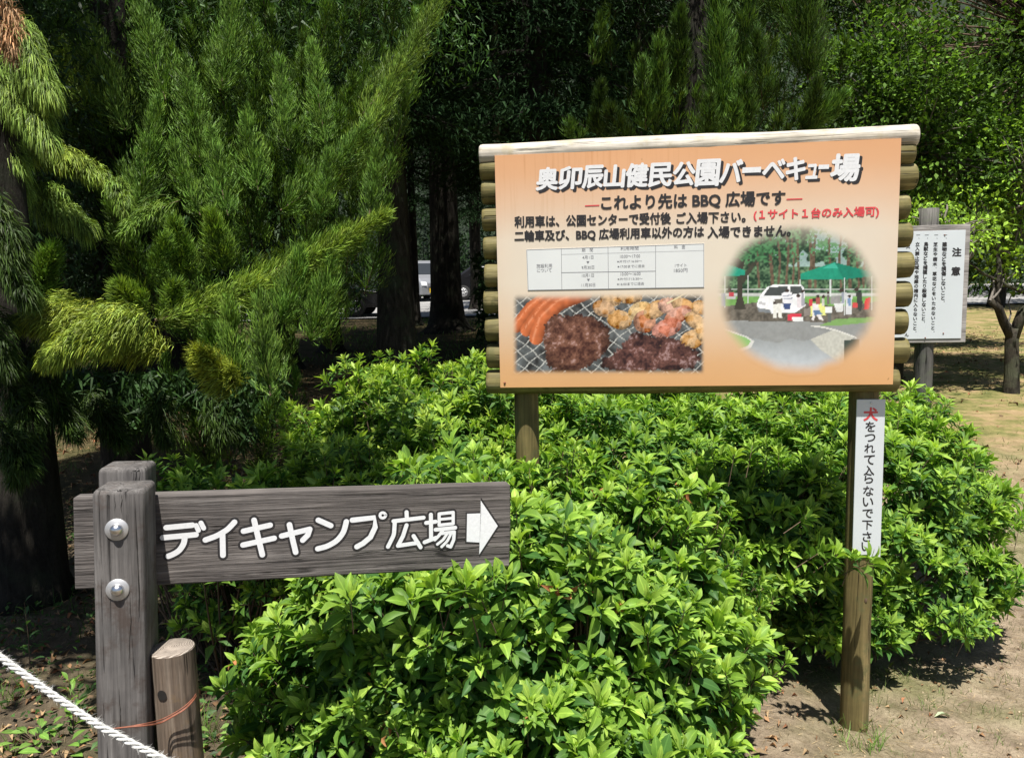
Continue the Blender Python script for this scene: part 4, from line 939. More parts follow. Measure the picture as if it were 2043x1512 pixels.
# white van
fillp(img, X, Y, [(356, 1025), (352, 985), (368, 945), (405, 900), (440, 886), (590, 884), (606, 905), (612, 1000), (560, 1035), (430, 1040)], (.80, .82, .84))
fillp(img, X, Y, [(386, 945), (418, 900), (520, 893), (510, 945)], (.06, .07, .07)); fillp(img, X, Y, [(530, 894), (590, 893), (602, 930), (532, 940)], (.07, .08, .08))
fillp(img, X, Y, [(356, 1010), (420, 1020), (430, 1040), (360, 1030)], (.20, .22, .24)); fillp(img, X, Y, [(362, 975), (400, 985), (398, 998), (362, 990)], (.5, .5, .52)); fillp(img, X, Y, [(395, 1002), (420, 1005), (420, 1018), (395, 1015)], (.9, .9, .88))
def dot(cx, cy, rx, ry, c): ell(img, X, Y, cx, cy, rx, ry, lambda a_, b_, q, x, y: np.array(c) * np.ones((len(q), 3)))
for p, c in [([(484, 930), (540, 925), (545, 985), (490, 988)], (.75, .76, .8)), ([(490, 985), (535, 985), (530, 1020), (500, 1020)], (.05, .08, .2)), ([(440, 975), (490, 965), (480, 995), (488, 1065), (470, 1066), (458, 1010), (455, 1066), (438, 1066)], (.74, .74, .70)), ([(445, 965), (490, 960), (492, 985), (450, 990)], (.14, .13, .11)),
             ([(565, 950), (600, 955), (598, 1010), (570, 1010)], (.72, .66, .7)), ([(640, 990), (715, 985), (722, 1050), (635, 1055)], (.72, .74, .25)), ([(650, 985), (680, 990), (700, 1060), (712, 1078), (690, 1075), (665, 1040), (660, 1080), (648, 1075)], (.75, .72, .72)), ([(655, 1025), (690, 1025), (705, 1045), (660, 1050)], (.12, .2, .35)),
             ([(515, 1045), (590, 1040), (592, 1078), (515, 1080)], (.62, .05, .08)), ([(540, 1060), (600, 1060), (600, 1085), (545, 1085)], (.75, .78, .78)), ([(630, 965), (650, 965), (650, 1000), (632, 1000)], (.6, .06, .07)), ([(935, 958), (965, 955), (955, 1020), (928, 1020)], (.62, .06, .06)), ([(865, 980), (895, 980), (895, 1010), (865, 1010)], (.6, .08, .08)),
             ([(884, 925), (918, 930), (920, 985), (912, 1030), (898, 1030), (892, 985)], (.05, .055, .05)), ([(825, 925), (865, 945), (862, 1045), (832, 1045)], (.62, .64, .66)), ([(765, 985), (820, 975), (815, 1030), (780, 1035)], (.66, .68, .68)), ([(745, 950), (800, 945), (805, 985), (750, 990)], (.30, .30, .30)), ([(670, 955), (692, 955), (690, 990), (668, 990)], (.35, .1, .08)),
             ([(198, 925), (225, 925), (225, 965), (202, 965)], (.5, .06, .08)), ([(160, 930), (182, 930), (182, 1000), (160, 1000)], (.14, .22, .35)), ([(735, 1030), (752, 1030), (752, 1090), (735, 1090)], (.12, .13, .12)), ([(720, 1005), (756, 1005), (756, 1035), (720, 1035)], (.78, .80, .80)), ([(820, 1185), (905, 1178), (903, 1300), (820, 1310)], (.05, .07, .06))]: fillp(img, X, Y, p, c)
for p, c in [([(590, 930), (606, 930), (608, 1000), (592, 1000)], (.35, .35, .4)), ([(700, 960), (716, 962), (716, 1000), (702, 1000)], (.55, .55, .5)), ([(806, 925), (822, 930), (820, 985), (806, 985)], (.3, .33, .4)), ([(730, 940), (742, 940), (742, 990), (730, 990)], (.16, .14, .14)), ([(840, 960), (858, 958), (858, 1000), (842, 1000)], (.18, .28, .45)), ([(605, 1015), (640, 1010), (640, 1050), (605, 1055)], (.25, .22, .2)), ([(186, 950), (236, 948), (236, 962), (186, 964)], (.5, .5, .5)), ([(490, 945), (540, 941), (540, 946), (490, 950)], (.25, .27, .35)), ([(492, 960), (543, 956), (543, 961), (492, 965)], (.25, .27, .35))]: fillp(img, X, Y, p, c)
img *= (1 + (.10 * n3 + .08 * n1) * (Y < 1090))[..., None]
for cx_, cy_, r_ in [(598, 920, 9), (709, 950, 9), (814, 915, 9), (736, 930, 8), (850, 948, 9), (515, 918, 11), (575, 945, 10), (660, 968, 11), (680, 948, 9), (805, 917, 11), (888, 912, 11), (205, 915, 10), (445, 985, 8)]: dot(cx_, cy_, r_, r_, (.05, .035, .03))
rr_ = np.sqrt(((X - 575) / 450) ** 2 + ((Y - 955) / 425) ** 2) + .02 * n2; al = 1 - sm(rr_, .80, 1.0); al *= sm(Y, 528, 600) * .6 + .4 * sm(Y, 560, 700) 
print_mesh('camp_picture', 'round print of a green tent, white van and visitors', img, al, X, Y, 1380, 240, 2.7, -.00012)

# lettering on the panel
def span(pl, pr, h):
    """centre line from pixel pl to pixel pr -> x0,x1,zc,slope,height"""
    (x0, z0), (x1, z1) = SP(*pl), SP(*pr); k = (SP(pl[0], pl[1] - h / 2)[1] - SP(pl[0], pl[1] + h / 2)[1])
    return x0, x1, z0, z1 - z0, k
tx, sh_ = Acc(), Acc(); g = np.random.default_rng(7)
edges = [1068, 1113, 1159, 1203, 1247, 1292, 1338, 1385, 1432, 1478, 1520, 1559, 1598, 1627, 1651, 1714]
edges = [1068, 1113, 1160, 1203, 1246, 1292, 1340, 1386, 1434, 1480, 1519, 1566, 1606, 1632, 1655, 1714]
hs = [46, 46, 46, 46, 48, 48, 48, 54, 46, 10, 40, 46, 30, 8, 56]
for i, chx in enumerate(TITLE):
    xa, xb = edges[i] + 1.5, edges[i + 1] - 2.5; yc = 358 - (xa - 1068) * .0375 + g.normal(0, 1.2) + (5 if chx in 'ュ' else 0); h = hs[i] * .94
    x0, x1, zc, _, k = span((xa, yc), (xb, yc), h); rt_ = .0 if i < 8 else -.03
    put_text(sh_, chx, x0 + .008, x1 + .008, zc - k / 2 - .008, zc + k / 2 - .008, -.0006, .045 if k > .03 else .15, .10, rt_ * 0 + g.normal(0, .02)); put_text(tx, chx, x0, x1, zc - k / 2, zc + k / 2, -.0012, .04 if k > .03 else .13, .10)
o = sh_.build('title_shadow', M['black'], big, False); o = tx.build('title_letters', M['white'], big, False); o['label'] = 'white brush-cut title characters'
bl, rd = Acc(), Acc()
for s, pl, pr, h, b_, acc in [(LINES[0], (1200, 406), (1566, 398), 30, .034, bl), (LINES[1], (1027, 443), (1338, 438), 22, .036, bl), (LINES[2], (1350, 436), (1487, 433), 22, .036, bl), (LINES[3], (1504, 430), (1753, 424), 22, .03, rd), (LINES[4], (1027, 472), (1404, 465), 22, .036, bl), (LINES[5], (1412, 464), (1577, 461), 22, .036, bl)]:
    x0, x1, zc, sl_, k = span(pl, pr, h); put_text(acc, s, x0, x1, zc - k / 2, zc + k / 2, -.0012, b_, slope=sl_ * .5)
for pl, pr in [((1168, 411), (1195, 410)), ((1570, 398), (1600, 397))]:
    (x0, z0), (x1, z1) = SP(*pl), SP(*pr); dd_ = Acc(); strip([(x0, z0), (x1, z1)], .0035, -.001, dd_, 5); dd_.build('red_dash', M['red'], big, False)
# halo behind the red line
bl.build('black_lettering', M['black'], big, False); rd.build('red_lettering', M['red'], big, False)
# timetable sticker
q4 = [SP(1050, 498), SP(1405, 486), SP(1405, 574), SP(1053, 580)]
a = Acc(); V = np.array([(x, y, z) for y in (-.0013, -.0002) for x, z in q4]); a.add(V, [np.array([(3, 2, 1, 0), (0, 1, 5, 4), (1, 2, 6, 5), (2, 3, 7, 6), (3, 0, 4, 7)])])
stk = a.build('timetable_sticker', M['sticker'], big, False)
a = Acc(); b_ = Acc()
def tline(p, q, wd, y): strip([SP(*p), SP(*q)], wd, y, a, 4)
for i, (p, q) in enumerate([((1051, 499), (1404, 487)), ((1404, 487), (1404, 573)), ((1404, 573), (1054, 579)), ((1054, 579), (1051, 499)), ((1120, 496), (1121, 578)), ((1213, 493), (1214, 576)), ((1308, 490), (1308, 575)), ((1120, 544), (1308, 541)), ((1120, 508), (1404, 500))]): tline(p, q, .0012 if i < 8 else .0006, -.0016 - i * 2e-5)
a.build('table_lines', M['line'], stk, False)
for s, cx_, cy_, wd, h in [('期　間', 1172, 500, 22, 8), ('利用時間', 1256, 497, 36, 8), ('料　金', 1356, 494, 22, 8), ('施設利用', 1086, 532, 31, 8), ('について', 1086, 541, 29, 7), ('4月1日', 1173, 515, 22, 7), ('▼', 1173, 525, 6, 5), ('9月30日', 1173, 535, 25, 7), ('10:00～17:00', 1257, 513, 40, 6), ('※片付け16:30～', 1256, 523, 50, 5.5), ('※17:00までに退去', 1259, 533, 54, 6), ('10月1日', 1173, 551, 24, 7), ('▼', 1174, 560, 6, 5), ('11月30日', 1174, 570, 27, 7), ('10:00～16:00', 1258, 548, 40, 6), ('※片付け15:30～', 1257, 558, 50, 5.5), ('※16:00までに退去', 1258, 568, 54, 6), ('1サイト', 1358, 531, 23, 7), ('1850円', 1358, 541, 27, 8)]:
    x0, x1, zc, _, k = span((cx_ - wd / 2, cy_ - 1), (cx_ + wd / 2, cy_ - 1), h); put_text(b_, s, x0, x1, zc - k / 2, zc + k / 2, -.0017, 0)
b_.build('table_text', M['line'], stk, False)
for px, py in ((1007, 764),):
    x, z = SP(px, py); a = Acc(); a.add(*tube([(x, 0, z), (x, -.003, z)], [.004, .003], 10)); a.build('screw', M['wire'], big)

# logs, posts
g = np.random.default_rng(13)
def roundlog(x0, x1, y, z, r, seed, squash=1.0):
    n = 14; xs = np.concatenate([[x0, x0 + .003, x0 + .012], np.linspace(x0 + .05, x1 - .05, n), [x1 - .012, x1 - .003, x1]])
    gg = np.random.default_rng(seed); rr = np.array([r * .86, r * .95, r] + [r * (1 + .02 * gg.normal()) for _ in range(n)] + [r, r * .95, r * .86])
    return tube(np.stack([xs, np.full(len(xs), y) + .002 * np.sin(xs * 5 + seed), z + .002 * np.sin(xs * 7 + seed * 2)], 1), rr, 24, True, .008, seed)
tops = [(979, 747, 788), (976, 692, 733), (975, 637, 681), (973, 583, 625), (972, 526, 570), (970, 470, 516), (969, 412, 462), (967, 353, 403)]
zc0 = Z0 + .012; step = (SH - .030) / 8
for i in range(8):
    z = zc0 + i * step; a = Acc(); a.add(*roundlog(-.046 - .005 * g.random(), SW + .046 + .006 * g.normal() + (.006 if i > 2 else 0), .048, z, .0398 * g.uniform(.96, 1.03), i + 1))
    a.build('log', M['log'], big)
a = Acc(); a.add(*roundlog(-.052, SW + .050, .046, Z0 + SH - .036, .037, 30)); a.build('log', M['log'], big)
a = Acc(); a.add(*roundlog(-.052, SW + .056, .034, Z0 + SH + .010, .034, 40)); o = a.build('log', M['logtop'], big); o['label'] = 'top log, strong sunlight put into its pale colour'
lx = SP(1045, 800)[0]; rx_ = SP(1735, 850)[0]
def post(xc, r, h, seed, yc):
    zz = np.linspace(-.2, h, 16); gg = np.random.default_rng(seed)
    return tube(np.stack([np.full(16, xc), np.full(16, yc), zz], 1), r * (1 + .012 * gg.normal(size=16)), 28, True, .01, seed)
a = Acc(); a.add(*post(lx, .040, Z0 + SH - .03, 3, .088)); a.build('post', M['logpost'], big)
a = Acc(); a.add(*post(rx_ + .007, .0445, Z0 + SH - .03, 4, .086)); rp = a.build('post', M['logpost'], big)
a = Acc()
for z_, x_ in ((.66, .02), (.46, .012)):
    aa = np.linspace(0, 2 * np.pi, 10)[:-1]; a.add(np.array([(rx_ + .007 + x_ + .005 * math.cos(t), .086 - math.sqrt(.0452 ** 2 - x_ ** 2) - .0006, z_ + .008 * math.sin(t)) for t in aa] + [(rx_ + .007 + x_, .086 - math.sqrt(.0452 ** 2 - x_ ** 2) - .0022, z_)]), [np.array([(9, i, (i + 1) % 9) for i in range(9)])])
a.build('knots', M['twig'], rp)
# dog notice strip on the right post
ys = .038
c4 = [on_plane(MS, 1708, 797, ys), on_plane(MS, 1766, 799, ys), on_plane(MS, 1757, 1116, ys), on_plane(MS, 1702, 1112, ys)]
x0 = (c4[0][0] + c4[3][0]) / 2; x1 = (c4[1][0] + c4[2][0]) / 2; zt, zb = c4[0][1], c4[3][1]
a = Acc(); a.add(*box(x0, x1, ys, ys + .004, zb, zt)); strip_o = a.build('notice_strip', M['plate'], big, False); strip_o['label'] = 'narrow white strip asking not to bring dogs'; bevel(strip_o, .001, 1)
a, b_ = Acc(), Acc(); n_ = len(DOG); pitch_ = (zt - zb - .024) / n_; cxm = (x0 + x1) / 2
ycs = [826, 851, 873, 894, 917, 938, 954, 979, 1001, 1024, 1047, 1070, 1090]
for i, chx in enumerate(DOG):
    zc = on_plane(MS, 1732, ycs[i], ys)[1]; s_ = .021 if i == 0 else .0158
    V, T = GL[chx]; wd = np.ptp(V[:, 0]); hh = np.ptp(V[:, 1]); mx_ = max(wd, hh); put_text(a if i == 0 else b_, chx, cxm - s_ * wd / mx_, cxm + s_ * wd / mx_, zc - s_ * hh / mx_, zc + s_ * hh / mx_, ys - .0006, (.018 if i else .03))
a.build('red_character', M['red'], strip_o, False); b_.build('black_characters', M['black'], strip_o, False)
a = Acc(); zc = on_plane(MS, 1737, 804, ys)[1]; a.add(*tube([(cxm, ys, zc), (cxm, ys - .002, zc)], [.003, .0025], 8)); a.build('screw', M['steel'], strip_o)

# ------------------------------------------------------------------ wooden arrow sign
yaw, tilt = math.radians(12.218), math.radians(-2.685)
D = Vector((math.cos(yaw) * math.cos(tilt), math.sin(yaw) * math.cos(tilt), math.sin(tilt))); nv_ = Vector((math.sin(yaw), -math.cos(yaw), .051)).normalized()
Uv = D.cross(-nv_); Uv = (Uv - D * Uv.dot(D)).normalized(); Uv = Uv if Uv.z > 0 else -Uv
away = D.cross(Uv) * -1 if D.cross(Uv).dot(Vector((0, 1, 0))) < 0 else D.cross(Uv)
MB_ = Matrix((D, away, Uv)).transposed().to_4x4(); MB_.translation = Vector((-.951, 1.62, .875))
arrow = thing('arrow_sign', 'weathered grey wooden arrow board bolted between two square posts, pointing right', 'sign', mat=MB_)
BW, BH, BT = .957, .200, .045
def BP(px, py, y=0): return on_plane(MB_, px, py, y)
a = Acc(); gg = np.random.default_rng(2); tipx = BW
V = np.array([(x, y, z) for y in (0, BT) for x, z in ((0, 0), (BW, 0), (BW + .002, BH / 2), (BW, BH), (0, BH))], float)
a.add(V, [np.array([(0, 1, 6, 5), (1, 2, 7, 6), (2, 3, 8, 7), (3, 4, 9, 8), (4, 0, 5, 9)])]); me = a.mesh('board', M['signwood'], False)
bm_faces = [(0, 4, 3, 2, 1), (5, 6, 7, 8, 9)]
import bmesh
bm = bmesh.new(); bm.from_mesh(me); bm.verts.ensure_lookup_table()
for f in bm_faces: bm.faces.new([bm.verts[i] for i in f])
bmesh.ops.recalc_face_normals(bm, faces=bm.faces); bm.to_mesh(me); bm.free()
board = bevel(link('board', me, arrow), .0035)
# posts in front of and behind the board
pf = -.115
xl, xr = (BP(183, 1010, pf)[0] + BP(188, 1300, pf)[0]) / 2, (BP(287, 1010, pf)[0] + BP(291, 1300, pf)[0]) / 2; ztop = BP(240, 988, pf)[1]
def sqpost(x0, x1, y0, y1, zt, seed, zbot=-1.02):
    n = 26; gg = np.random.default_rng(seed); zs = np.linspace(zbot, zt, n); V = []; r = .009
    prof = []
    for (cx_, cy_, a0) in ((x1 - r, y1 - r, 0), (x0 + r, y1 - r, 90), (x0 + r, y0 + r, 180), (x1 - r, y0 + r, 270)):
        for t in (0, 45, 90): prof.append((cx_ + r * math.cos(math.radians(a0 + t)), cy_ + r * math.sin(math.radians(a0 + t))))
    prof = np.array(prof); c = prof.mean(0); k = len(prof); F = []
    for i, z in enumerate(list(zs) + [zt + .006, zt + .010]):
        s = [1, .97, .90][max(0, i - n + 1)]; wob = 1 + gg.normal(0, .004, (k, 1)) 
        V.append(np.column_stack([(prof - c) * s * wob + c, np.full(k, z)]))
    V = np.concatenate(V); L = n + 2
    F = [(i * k + j, i * k + (j + 1) % k, (i + 1) * k + (j + 1) % k, (i + 1) * k + j) for i in range(L - 1) for j in range(k)]
    V = np.vstack([V, [*c, zt + .010]]); T = [(L * k, (L - 1) * k + j, (L - 1) * k + (j + 1) % k) for j in range(k)]
    a = Acc(); a.add(V, [np.array(F), np.array(T)]); return a
sqpost(xl, xr, pf, -.001, ztop, 1).build('post', M['postwood'], arrow, True)['label'] = 'front square post carrying two bolts'
xr2 = BP(314, 1010, BT + .115)[0]; sqpost(xr2 - (xr - xl), xr2, BT + .001, BT + .115, BP(260, 942, BT + .01)[1], 2).build('post', M['postwood'], arrow, True)['label'] = 'rear square post behind the board'
for px, py in ((233, 1056), (235, 1176)):
    x, z = BP(px, py, pf); a = Acc(); rr = [.0215, .0225, .0225, .0205]; yy = [pf, pf, pf - .0022, pf - .0028]
    a.add(*tube([(x, y, z) for y in (pf + .004, pf - .0015, pf - .0026)], [.0225, .0225, .0215], 36)); bo = a.build('bolt', M['washer'], arrow)
    a = Acc(); ps = [(x, pf - .002 - .0125 * math.sin(t), z) for t in np.linspace(0, 1.45, 10)]; a.add(*tube(ps, [.0130 * math.cos(t) for t in np.linspace(0, 1.45, 10)], 32, True)); dm = a.build('dome_nut', M['steel'], bo)
def crack(parent, pts, wd, y, seed):
    gg = np.random.default_rng(seed); P = np.array([BP(px, py, y) for px, py in pts]); t = np.linspace(0, len(P) - 1, 26); P = np.stack([np.interp(t, np.arange(len(P)), P[:, j]) for j in (0, 1)], 1)
    d = nrm(P[-1] - P[0]); off = np.cumsum(gg.normal(0, .00035, 26)); off -= np.linspace(0, off[-1], 26); P = P + np.outer(off, [-d[1], d[0]])
    w_ = wd * np.sin(np.linspace(.1, 3.04, 26)) * gg.uniform(.5, 1.2, 26); nn = np.array([-d[1], d[0]]); V = np.concatenate([P + nn * w_[:, None] / 2, P - nn * w_[:, None] / 2])
    a = Acc(); a.add(np.stack([V[:, 0], np.full(52, y), V[:, 1]], 1), [np.array([(i, i + 26, i + 27, i + 1) for i in range(25)])]); a.build('crack', M['hole'], parent, False)
fp = [o for o in arrow.children if o.get('label', '').startswith('front')][0]
for i, (pts, wd) in enumerate([([(242, 985), (243, 1025)], .0012), ([(268, 990), (272, 1080), (277, 1190), (276, 1240)], .0022), ([(217, 1000), (219, 1120), (222, 1300)], .0009), ([(259, 1190), (262, 1240), (256, 1330)], .0013), ([(290, 1010), (293, 1290)], .0010), ([(238, 1370), (241, 1480)], .0014), ([(205, 1390), (207, 1470)], .0011), ([(228, 990), (229, 1020)], .0008)]): crack(fp, pts, wd, pf - .0011, i)
for i, (pts, wd) in enumerate([([(955, 1037), (1016, 1036)], .0011), ([(150, 1079), (183, 1078)], .0010), ([(310, 1010), (620, 1000)], .0007), ([(400, 1128), (760, 1112)], .0009), ([(150, 1020), (183, 1018)], .0008), ([(330, 1152), (520, 1146)], .0007), ([(700, 990), (1010, 983)], .0008), ([(860, 1110), (1014, 1103)], .0008)]): crack(board, pts, wd, -.0003, 40 + i)
# carved and painted letters
def CP(p): return BP(p[0] / 2, p[1] / 2 + 756)
KW, KJ = .0132, .0102
st = [([(664, 592), (768, 582)], KW), ([(650, 632), (782, 620)], KW), ([(738, 626), (735, 655), (716, 684), (692, 698), (672, 706)], KW), ([(783, 583), (792, 603)], KW * .85), ([(802, 573), (813, 594)], KW * .85),
      ([(936, 570), (908, 600), (865, 625), (820, 641)], KW), ([(888, 618), (890, 702)], KW),
      ([(972, 606), (1078, 582)], KW), ([(970, 661), (1094, 634)], KW), ([(1014, 562), (1030, 630), (1047, 700)], KW),
      ([(1124, 625), (1236, 598), (1228, 622), (1208, 642)], KW), ([(1155, 580), (1168, 640), (1180, 690)], KW),
      ([(1270, 562), (1320, 584)], KW), ([(1382, 568), (1372, 610), (1345, 645), (1305, 667), (1268, 676)], KW),
      ([(1406, 562), (1494, 552), (1497, 590), (1478, 630), (1448, 655), (1424, 668)], KW), ([(1527 + 12 * math.cos(t), 543 + 12 * math.sin(t)) for t in np.linspace(0, 6.1, 14)], KW * .55),
      ([(1622, 530), (1623, 552)], KJ), ([(1570, 566), (1690, 552)], KJ), ([(1575, 572), (1572, 620), (1548, 668)], KJ), ([(1622, 582), (1608, 625), (1588, 664), (1668, 652)], KJ), ([(1650, 625), (1678, 670)], KJ),
      ([(1700, 573), (1738, 568)], KJ), ([(1719, 540), (1720, 635)], KJ), ([(1694, 650), (1740, 632)], KJ), ([(1752, 582), (1752, 537), (1808, 531), (1808, 576), (1752, 582)], KJ * .8), ([(1754, 559), (1806, 554)], KJ * .7), ([(1738, 600), (1816, 592)], KJ),
      ([(1766, 604), (1750, 625), (1735, 640)], KJ * .8), ([(1758, 615), (1812, 609), (1810, 640), (1798, 668), (1786, 664)], KJ * .85), ([(1784, 616), (1768, 640), (1745, 658)], KJ * .7), ([(1800, 614), (1785, 645), (1762, 668)], KJ * .7)]
wa, ba = Acc(), Acc()
for i, (pts, wd) in enumerate(st):
    P = np.array([CP(p) for p in pts])
    if len(P) > 2:      # smooth curve through the points unless it is a sharp-cornered figure
        if i not in (10, 19, 24, 28, 14):
            t = np.linspace(0, len(P) - 1, 16); k = np.arange(len(P)); P = np.stack([np.interp(t, k, P[:, 0]), np.interp(t, k, P[:, 1])], 1)
            for _ in range(2): P[1:-1] = (P[:-2] + 2 * P[1:-1] + P[2:]) / 4
        segs = [P] if i not in (10, 19, 24, 28) else [P[j:j + 2] for j in range(len(P) - 1)]
    else: segs = [P]
    for j, sg in enumerate(segs):
        strip(sg, wd * 1.0 + .0088, -.0004 - (i * 3 + j) * 4e-6, ba); strip(sg, wd * .92, -.0010 - (i * 3 + j) * 4e-6, wa)
ar = [(1862, 535), (1920, 533), (1918, 480), (1988, 585), (1912, 702), (1913, 653), (1860, 650)]
P = np.array([CP(p) for p in ar]); ctr = P.mean(0)
for s_, y_, acc in ((1.08, -.0005, ba), (.97, -.0012, wa)):
    Q = ctr + (P - ctr) * s_ + (0 if acc is wa else [.0, .0])
    V = np.array([(x, y_, z) for x, z in Q]); acc.add(V, [np.array([(0, 6, 5), (0, 5, 1), (2, 4, 3), (1, 5, 4), (1, 4, 2)])])
ba.build('groove_outline', M['black'], board, False); wa.build('white_lettering', M['white'], board, False)['label'] = 'white painted carved letters and arrow'

# ------------------------------------------------------------------ short log, wire, rope
sp_ = at(343, 1290, 1.60)
stump = thing('short_log_post', 'short round grey log post wired to the foot of the arrow sign', 'post', (sp_.x, sp_.y, 0))
a = Acc(); r = .0455; zz = np.linspace(-.1, sp_.z - .004, 14); P = [(0.006 * (1 - z / sp_.z), 0, z) for z in zz]; V, F = tube(P, r, 36, False, .012, 8); a.add(V, F)
body = a.build('log', M['stump'], stump)
def ringmat():
    mt, t, b = newmat('log_end_rings'); v = mapping(t, (1, 1, 1)); wv = node(t, 'TexWave', wave_type='RINGS', rings_direction='Z'); wv.inputs['Scale'].default_value = 95; wv.inputs['Distortion'].default_value = 2.5; wv.inputs['Detail'].default_value = 3; t.links.new(mapping(t, loc=(.008, .0, 0)), wv.inputs['Vector'])
    c = ramp(t, wv.outputs['Fac'], [(.2, (.17, .135, .11)), (.7, (.38, .33, .28))]); c = mix(t, .6, c, ramp(t, noise(t, v, 60, 5), [(.3, (.5, .5, .5)), (.7, (1.3, 1.3, 1.3))]), 'MULTIPLY')
    t.links.new(c, b.inputs['Base Color']); b.inputs['Roughness'].default_value = .9; bump(t, b, wv.outputs['Fac'], .6, .002); return mt
M['rings'] = ringmat()
a = Acc(); n = 36; k0 = 13 * 36; top = V[k0:k0 + n]; rings = [top, (top - [0, 0, 0]) * 1.0]
c0 = top.mean(0); v1 = c0 + (top - c0) * .95 + [0, 0, .004]; VV = np.vstack([top, v1, c0 + [0, 0, .0045]]); F = [(i, (i + 1) % n, n + (i + 1) % n, n + i) for i in range(n)]; T = [(2 * n, n + i, n + (i + 1) % n) for i in range(n)]
a.add(VV, [np.array(F), np.array(T)]); a.build('sawn_top', M['rings'], stump)
hp = at(328, 1381, 1.565) - Vector((sp_.x, sp_.y, 0)); an = math.atan2(-.85, hp.x / .0465 if abs(hp.x) < .04 else -.5); an = -math.acos(max(-1, min(1, hp.x / .047)))
hc = Vector((math.cos(an) * .0465, math.sin(an) * .0465, hp.z)); hx = Vector((-math.sin(an), math.cos(an), 0)); a = Acc()
tt = np.linspace(0, 2 * np.pi, 19)[:-1]; o_ = Vector((math.cos(an), math.sin(an), 0))
V = [tuple(hc + hx * (.0105 * math.cos(t)) + Vector((0, 0, .0112 * math.sin(t))) + o_ * (.0012 - .0008 * math.cos(t) ** 2)) for t in tt] + [tuple(hc + o_ * .0012)]
a.add(V, [np.array([(18, i, (i + 1) % 18) for i in range(18)])]); a.build('bored_hole', M['hole'], body)
# wire loops round post and short log
wp = [(206, 1455, 1.47), (250, 1450, 1.465), (296, 1442, 1.475), (320, 1436, 1.535), (345, 1424, 1.538), (370, 1408, 1.55), (388, 1390, 1.58), (393, 1378, 1.61), (388, 1370, 1.66)]
a = Acc()
for k_, off in enumerate(((0, 0), (3, 5), (-2, 7))):
    pts = [np.array(at(px, py + off[1] * (px > 250) * (1 if i % 2 else .7), Y - .004 * k_)) for i, (px, py, Y) in enumerate(wp)]
    t = np.linspace(0, len(pts) - 1, 34); pts = np.array(pts); P = np.stack([np.interp(t, np.arange(len(pts)), pts[:, j]) for j in range(3)], 1)
    for _ in range(3): P[1:-1] = (P[:-2] + 2 * P[1:-1] + P[2:]) / 4
    a.add(*tube(P, .0014, 7, True, .03, k_))
tag(a.build('rusty_wire', M['wire']), 'rust red wire twisted round the arrow sign post and the short log', 'wire')
# twisted white rope
rpts = np.array([at(px, py, Y) for px, py, Y in [(-260, 1120, 1.62), (-80, 1248, 1.52), (0, 1310, 1.48), (100, 1382, 1.45), (200, 1449, 1.42), (310, 1506, 1.41), (420, 1560, 1.40), (620, 1650, 1.38), (900, 1780, 1.36)]])
t = np.linspace(0, len(rpts) - 1, 420); P = np.stack([np.interp(t, np.arange(len(rpts)), rpts[:, j]) for j in range(3)], 1)
for _ in range(60): P[1:-1] = (P[:-2] + 2 * P[1:-1] + P[2:]) / 4
P[:, 2] = np.maximum(P[:, 2], .02)
T = nrm(np.gradient(P, axis=0)); Xn = nrm(np.cross(T, [0, 0, 1.0])); Yn = np.cross(Xn, T); s = np.concatenate([[0], np.cumsum(np.linalg.norm(np.diff(P, axis=0), axis=1))])
rope = thing('white_rope', 'twisted frayed white rope slanting across the lower left corner in front of the post', 'rope', tuple(P[200])); inv = Matrix.Translation(-rope.location)
M['rope'] = plain('rope_fibre', (.55, .55, .53), .85, 0, .18, 300)
for k_ in range(3):
    ph = s / .050 * 2 * np.pi + k_ * 2.0944; c = P + Xn * (np.cos(ph) * .0042)[:, None] + Yn * (np.sin(ph) * .0042)[:, None]
    a = Acc(); a.add(*tube(c, .0030, 9, True, .05, k_)); a.build('strand', M['rope'], rope, matrix=inv)
gg = np.random.default_rng(4); q = gg.integers(30, 380, 2600); d = nrm(rand_dirs(2600, gg) + T[q] * .8 + [0, 0, .35]); dd = nrm(np.cross(T[q], np.cross(rand_dirs(2600, gg), T[q])) + [0, 0, .5])
a = Acc(); a.add(*strands(P[q] + dd * .0064, d, nrm(d + [0, 0, -.4]), gg.uniform(.004, .014, 2600), np.full(2600, .0006), np.full((2600, 3), .7), gg, 2)); a.build('frayed_fibres', M['rope'], rope, matrix=inv)['kind'] = 'stuff'

# ------------------------------------------------------------------ white notice board at the right
MN = Matrix.Translation(Vector((*at(1857, 560, 4.15).xy, 0))) @ Matrix.Rotation(-math.radians(7), 4, 'Z')
nb = thing('notice_board', 'white notice board with vertical black text on a grey round post', 'sign', mat=MN)
def NP(px, py, y=0): return on_plane(MN, px, py, y)
x1, zt = NP(1937, 447); zb = NP(1931, 683)[1]; x0 = NP(1772, 560)[0]
a = Acc(); a.add(*box(x0, x1, 0, .018, zb, zt)); bevel(a.build('backboard', M['backboard'], nb, False), .003)
x1b, ztb = NP(1927, 459, -.004); zbb = NP(1921, 675, -.004)[1]; x0b = NP(1782, 560, -.004)[0]
a = Acc(); a.add(*box(x0b, x1b, -.004, -.001, zbb, ztb)); pl = a.build('text_plate', M['plate'], nb, False); bevel(pl, .0008, 1)
b_ = Acc()
def vchar(chx, px, py, size, bold=.045):
    x, z = NP(px, py, -.005); V, T = GL[chx]; em = size * 2
    if chx in '、。': x += em * .28; z += em * .28; s_ = (em * .10, em * .10)
    else:
        wd, hh = np.ptp(V[:, 0]), np.ptp(V[:, 1]); s_ = (em * .5 * min(wd, 1), em * .5 * min(hh, 1))
    put_text(b_, chx, x - s_[0], x + s_[0], z - s_[1], z + s_[1], -.0046, bold, copies=6)
